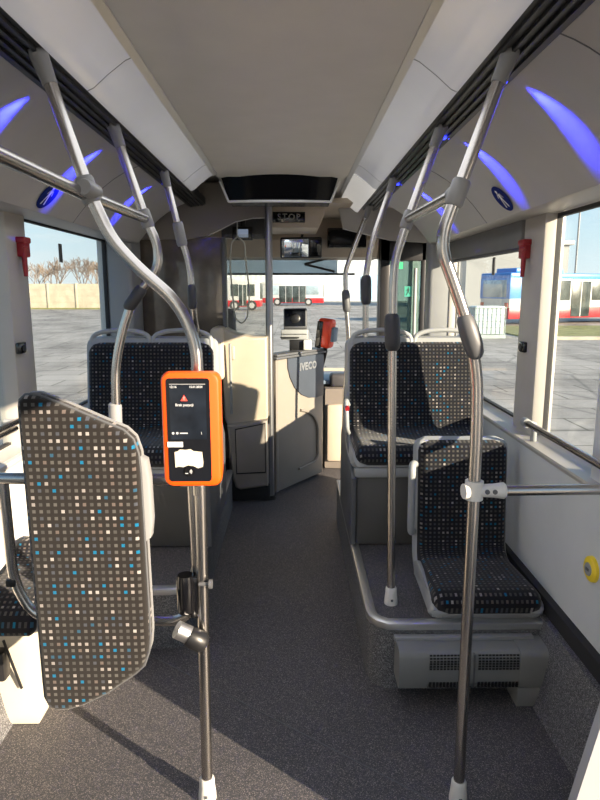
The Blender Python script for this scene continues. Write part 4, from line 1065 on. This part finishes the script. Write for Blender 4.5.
def bus(label, org, ang, length, blue=False, pale=False):
    """city bus; local x runs along its side, +y is away from the viewer"""
    Mx = Matrix.Translation(org) @ Matrix.Rotation(ang, 4, 'Z')
    t = thing('parked_bus', label, 'bus', org)
    t_off = Vector(org)
    def P(nm, m, *boxes, par=None, bev=.0):
        b = MB()
        for bx in boxes: b.box(*bx, bev, 2, Mx)
        return build(nm, b, m, par or t)
    H = 2.95
    P('body', 'bus_white', (0, length, 0, 2.5, .45, H-.1), bev=.12)
    P('lower_band', 'bus_red', (-.012, length+.012, -.012, 2.512, .35, .98), bev=.05)
    P('roof_band', 'bus_blue' if blue else 'bus_white', (-.015, length+.015, -.015, 2.515, H-.42, H-.05), bev=.08)
    P('roof_unit', 'bus_blue' if blue else 'bus_white', (length*.06, length*.35, .4, 2.1, H-.1, H+.22), bev=.08)
    if blue:
        P('rear_panel', 'bus_blue', (-.02, 1.5, -.02, 2.52, 1.45, H-.3), bev=.06)
    if blue:
        cells = [(1.6, 2.92, 0), (2.96, 4.38, 0), (4.5, 5.95, 1), (6.08, 7.5, 0), (7.54, 9.05, 0), (9.2, 10.6, 1), (10.7, 11.8, 0)]; wheels = (3.2, 8.3)
    else:
        nw = max(3, int(length/1.55)); cw = (length-.9)/nw
        cells = [(.48+k*cw, .41+(k+1)*cw, 1 if k in (1, nw-2) else 0) for k in range(nw)]; wheels = (length*.25, length*.76)
    for x0, x1, isd in cells:
        if isd:
            d = P('door', 'bus_glass', (x0, x1, -.03, .02, .42, 2.45), bev=.01); xm = (x0+x1)/2
            P('door_seam', 'hub', (xm-.04, xm+.04, -.04, .0, .42, 2.45), par=d)
        else:
            P('window', 'bus_glass_l' if pale else 'bus_glass', (x0, x1, -.025, .02, 1.36, 2.5), bev=.01)
    for x in wheels:
        b = MB(); b.tube([(Mx @ Vector((x, -.03, .48)))[:], (Mx @ Vector((x, .3, .48)))[:]], .48, 24); w = build('wheel', b, 'tyre', t)
        b = MB(); b.tube([(Mx @ Vector((x, -.05, .48)))[:], (Mx @ Vector((x, -.03, .48)))[:]], .27, 20); build('hub', b, 'hub', w)
    # both end windows
    P('rear_window', 'bus_glass_l', (-.03, .02, .25, 2.25, 1.55, 2.5), bev=.01)
    P('windscreen', 'bus_glass', (length-.02, length+.03, .15, 2.35, 1.1, 2.6), bev=.01)
    P('rear_lamp', 'bus_red', (-.03, .02, .1, .35, 1.0, 1.25), (-.03, .02, 2.15, 2.4, 1.0, 1.25))
    return t
BUSORG = (11.95, 34.0, GZ)
# the white, blue and red bus in the right-hand windows
t = bus('white red and blue bus parked outside the right windows', BUSORG, .38, 12, blue=True)
# front buses
bus('red and white bus seen through the windscreen beside the ticket machine', (-3.9, 78.0, GZ), -.10, 7.7, pale=True)
t = bus('red and cream bus seen through the plexiglass screen', (-6.5, 60.0, GZ), -.05, 3.3)

# halls
def hall(label, x0, x1, y0, y1, h, m, doors):
    t = thing('industrial_hall', label, 'hall', ((x0+x1)/2, y0, GZ))
    b = MB(); b.box(x0, x1, y0, y1, GZ, GZ+h); build('wall_sheeting', b, m, t, smooth=0)
    b = MB(); b.box(x0-.4, x1+.4, y0-.4, y1+.4, GZ+h, GZ+h+.5, .05); build('roof_edge', b, 'lgrey_pl', t)
    for (a, c, hh) in doors:
        b = MB(); b.box(a, c, y0-.1, y0+.05, GZ, GZ+hh); build('gate', b, 'hall_blue', t)
    return t
hall('tall white corrugated hall seen through the windscreen', -22, 34, 110, 135, 12.5, 'hall', [(12, 17, 4.5), (22, 27, 4.5)])
hall('grey corrugated hall beyond the parked bus on the right', 19.5, 31.0, 70, 84, 6.9, 'hall_grey', [])

# white caged water tank
t = thing('water_tank', 'white caged plastic water tank standing in the yard', 'tank', (8.1, 25, GZ))
b = MB(); b.box(7.45, 8.65, 25, 26, GZ+.16, GZ+1.30, .05, 3); build('tank', b, 'ibc', t)
b = MB()
for k in range(8):
    x = 7.43+k*1.24/7; b.box(x-.008, x+.008, 24.96, 24.985, GZ+.14, GZ+1.28)
    y = 24.97+k*1.06/7; b.box(7.41, 7.435, y-.012, y+.012, GZ+.14, GZ+1.28)
for k in range(5):
    z = GZ+.18+k*.26; b.box(7.42, 8.68, 24.95, 24.975, z-.012, z+.012); b.box(7.405, 7.43, 24.96, 26.04, z-.012, z+.012)
build('cage', b, 'galv', t, smooth=0)
b = MB(); b.box(7.4, 8.7, 24.95, 26.05, GZ, GZ+.14); build('pallet', b, 'galv', t)

# grass strip + kerb on the right
b = MB(); b.box(9.6, 70, 24.5, 33, GZ, GZ+.06); tag(build('grass_verge', b, 'grass', None), 'strip of dry grass in front of the parked bus', 'grass', kind='stuff')
b = MB(); b.box(9.5, 70, 24.2, 24.5, GZ, GZ+.12); struct('kerb', b, 'concrete', smooth=0)

# left: concrete panel fence, grass at its foot, bare trees
t = thing('concrete_fence', 'pale concrete panel fence across the yard outside the left window', 'fence', (-40, 66, GZ))
b = MB(); b.box(-95, -14, 66, 66.15, GZ, GZ+2.6); build('panels', b, 'concrete', t, smooth=0)
for k in range(28):
    x = -95+k*3.0; b = MB(); b.box(x-.1, x+.1, 65.9, 66.2, GZ, GZ+2.65, .02); build('post', b, 'concrete', t)
b = MB()
for z in (.65, 1.3, 1.95): b.box(-95, -14, 65.985, 66.0, GZ+z, GZ+z+.03)
build('panel_joint', b, mat('fence_joint', (.30, .27, .21), .9), t, smooth=0)  # joint strips in a slightly darker tone than the panels
b = MB(); b.box(-95, -10, 63.6, 65.9, GZ, GZ+.08); tag(build('grass_verge', b, 'grass', None), 'strip of green grass along the foot of the concrete fence', 'grass', kind='stuff')

def branch(b, p, d, l, r, lev):
    q = p+d*l; mid = p.lerp(q, .5)+Vector((random.uniform(-.06, .06), random.uniform(-.06, .06), 0))*l
    b.tube([p, mid, q], r, 4 if lev else 6, closed_ends=False, radii=[r, r*.8, r*.62])
    if lev >= 5: return
    for k in range(3 if lev < 3 else 3):
        a = random.uniform(0, 2*pi); sp = random.uniform(.35, .75)
        nd = (d+Vector((cos(a)*sp, sin(a)*sp, random.uniform(-.05, .25)))).normalized()
        branch(b, p.lerp(q, random.uniform(.55, 1)) if k else q, nd, l*random.uniform(.62, .82), max(.02, r*.6), lev+1)
spots = [(-36.5, 70, 5.2), (-33.8, 72, 4.6), (-31.3, 70, 5.4), (-28.9, 71, 5.0), (-26.6, 70, 6.0), (-24.4, 72, 6.2), (-22.3, 70, 5.4), (-20.3, 71, 6.2), (-18.2, 70, 5.5), (-39.5, 71, 4.6), (-43, 70, 5.3)]
order = sorted(range(len(spots)), key=lambda i: spots[i][0])
for i, (x, y, h) in enumerate(spots):
    k_ = 1+(order.index(i) % 3)*.09; x, y, h = x*k_, y*k_, h*k_*1.02
    ordw = ['first', 'second', 'third', 'fourth', 'fifth', 'sixth', 'seventh', 'eighth', 'ninth', 'tenth', 'eleventh'][order.index(i)]
    t = thing('bare_tree', 'leafless tree behind the concrete fence, %s from the left' % ordw, 'tree', (x, y, GZ), 'bare trees behind the concrete fence')
    b = MB(); p0 = Vector((x, y, GZ)); top = Vector((x+random.uniform(-.2, .2), y, GZ+h*.28))
    b.tube([p0, top], .14, 7, radii=[.17, .12]); build('trunk', b, 'bark', t)
    b = MB()
    for k in range(4):
        a = 2*pi*k/4+random.random(); d = Vector((cos(a)*.5, sin(a)*.4, 1)).normalized()
        branch(b, top-Vector((0, 0, .1*k)), d, h*.24, .07, 1)
    build('branches', b, 'bark_l' if i % 3 == 0 else 'bark', t, smooth=0)
# trees on the right beyond the bus
for i, (x, y, h) in enumerate([(41, 62, 6.0), (45.5, 62, 5.6), (50, 63, 6.2)]):
    t = thing('bare_tree', 'leafless tree above the roof of the parked bus, %s from the grey hall' % ['first', 'second', 'third'][i], 'tree', (x, y, GZ), 'bare trees beyond the parked bus')
    b = MB(); p0 = Vector((x, y, GZ)); top = Vector((x, y, GZ+h*.3)); b.tube([p0, top], .14, 7); build('trunk', b, 'bark', t)
    b = MB()
    for k in range(4):
        a = 2*pi*k/4+random.random(); d = Vector((cos(a)*.6, sin(a)*.4, 1)).normalized(); branch(b, top, d, h*.27, .065, 1)
    build('branches', b, 'bark', t, smooth=0)
# street lamp above the bus
t = thing('street_lamp', 'thin lamp post above the parked bus on the right', 'street lamp', (25.5, 56, GZ))
b = MB(); b.tube([(25.5, 56, GZ), (25.5, 56, GZ+9.5)], .09, 8); build('pole', b, 'grey_pl', t)
b = MB(); b.box(25.0, 26.2, 55.9, 56.1, GZ+9.4, GZ+9.6, .03); build('lamp_head', b, 'dgrey_pl', t)

# ------------------------------------------------------------------ light
w = bpy.data.worlds.new('sky'); SC.world = w; w.use_nodes = True
nt = w.node_tree; bg = nt.nodes['Background']; N = nt.nodes.new
tc = N('ShaderNodeTexCoord'); sx = N('ShaderNodeSeparateXYZ'); lk(nt, tc.outputs['Generated'], sx.inputs[0])
rp = N('ShaderNodeValToRGB'); e = rp.color_ramp.elements
e[0].position = .0; e[0].color = (.86, .93, .95, 1); e[1].position = .55; e[1].color = (.22, .44, .80, 1)
x = e.new(.08); x.color = (.70, .87, .95, 1); x = e.new(.20); x.color = (.40, .68, .93, 1)
lk(nt, sx.outputs['Z'], rp.inputs['Fac'])
mp = N('ShaderNodeMapping'); mp.inputs['Scale'].default_value = (2.2, 2.2, 11); lk(nt, tc.outputs['Generated'], mp.inputs['Vector'])
nz = N('ShaderNodeTexNoise'); nz.inputs['Scale'].default_value = 2.0; nz.inputs['Detail'].default_value = 7; nz.inputs['Roughness'].default_value = .6
lk(nt, mp.outputs['Vector'], nz.inputs['Vector'])
cr = N('ShaderNodeValToRGB'); cr.color_ramp.elements[0].position = .47; cr.color_ramp.elements[1].position = .72
lk(nt, nz.outputs['Fac'], cr.inputs['Fac'])
cm = N('ShaderNodeMix'); cm.data_type = 'RGBA'; cm.inputs['B'].default_value = (.95, .96, .96, 1)
ml = N('ShaderNodeMath'); ml.operation = 'MULTIPLY'; ml.inputs[1].default_value = .55; lk(nt, cr.outputs['Color'], ml.inputs[0])
lk(nt, ml.outputs[0], cm.inputs['Factor']); lk(nt, rp.outputs['Color'], cm.inputs['A'])
lk(nt, cm.outputs['Result'], bg.inputs['Color']); bg.inputs['Strength'].default_value = 1.2

sd = bpy.data.lights.new('sun', 'SUN'); sd.energy = 17; sd.angle = radians(.6); sd.color = (1, .83, .63)
so = bpy.data.objects.new('sun', sd); COL.objects.link(so)
E = radians(15.5); d = Vector((-.8*cos(E), .6*cos(E), -sin(E)))
so.rotation_euler = d.to_track_quat('-Z', 'Y').to_euler(); so.location = (20, -15, 12)

# added fill light along the ceiling centre, no fitting there: soft, weak
def area(name, loc, sx_, sy_, pw, col, rot=(0, 0, 0)):
    ld = bpy.data.lights.new(name, 'AREA'); ld.shape = 'RECTANGLE'; ld.size = sx_; ld.size_y = sy_; ld.energy = pw; ld.color = col
    o = bpy.data.objects.new(name, ld); COL.objects.link(o); o.location = loc; o.rotation_euler = rot; return o
area('ceiling_fill', (-.06, 1.0, 2.29), .5, 6.0, 19, (.93, .96, 1))
SC.view_settings.view_transform = 'Standard'
SC.view_settings.exposure = 0.0
SC.cycles.max_bounces = 10; SC.cycles.diffuse_bounces = 6; SC.cycles.transparent_max_bounces = 16
SC.cycles.sample_clamp_indirect = 6
SC.cycles.use_denoising = True
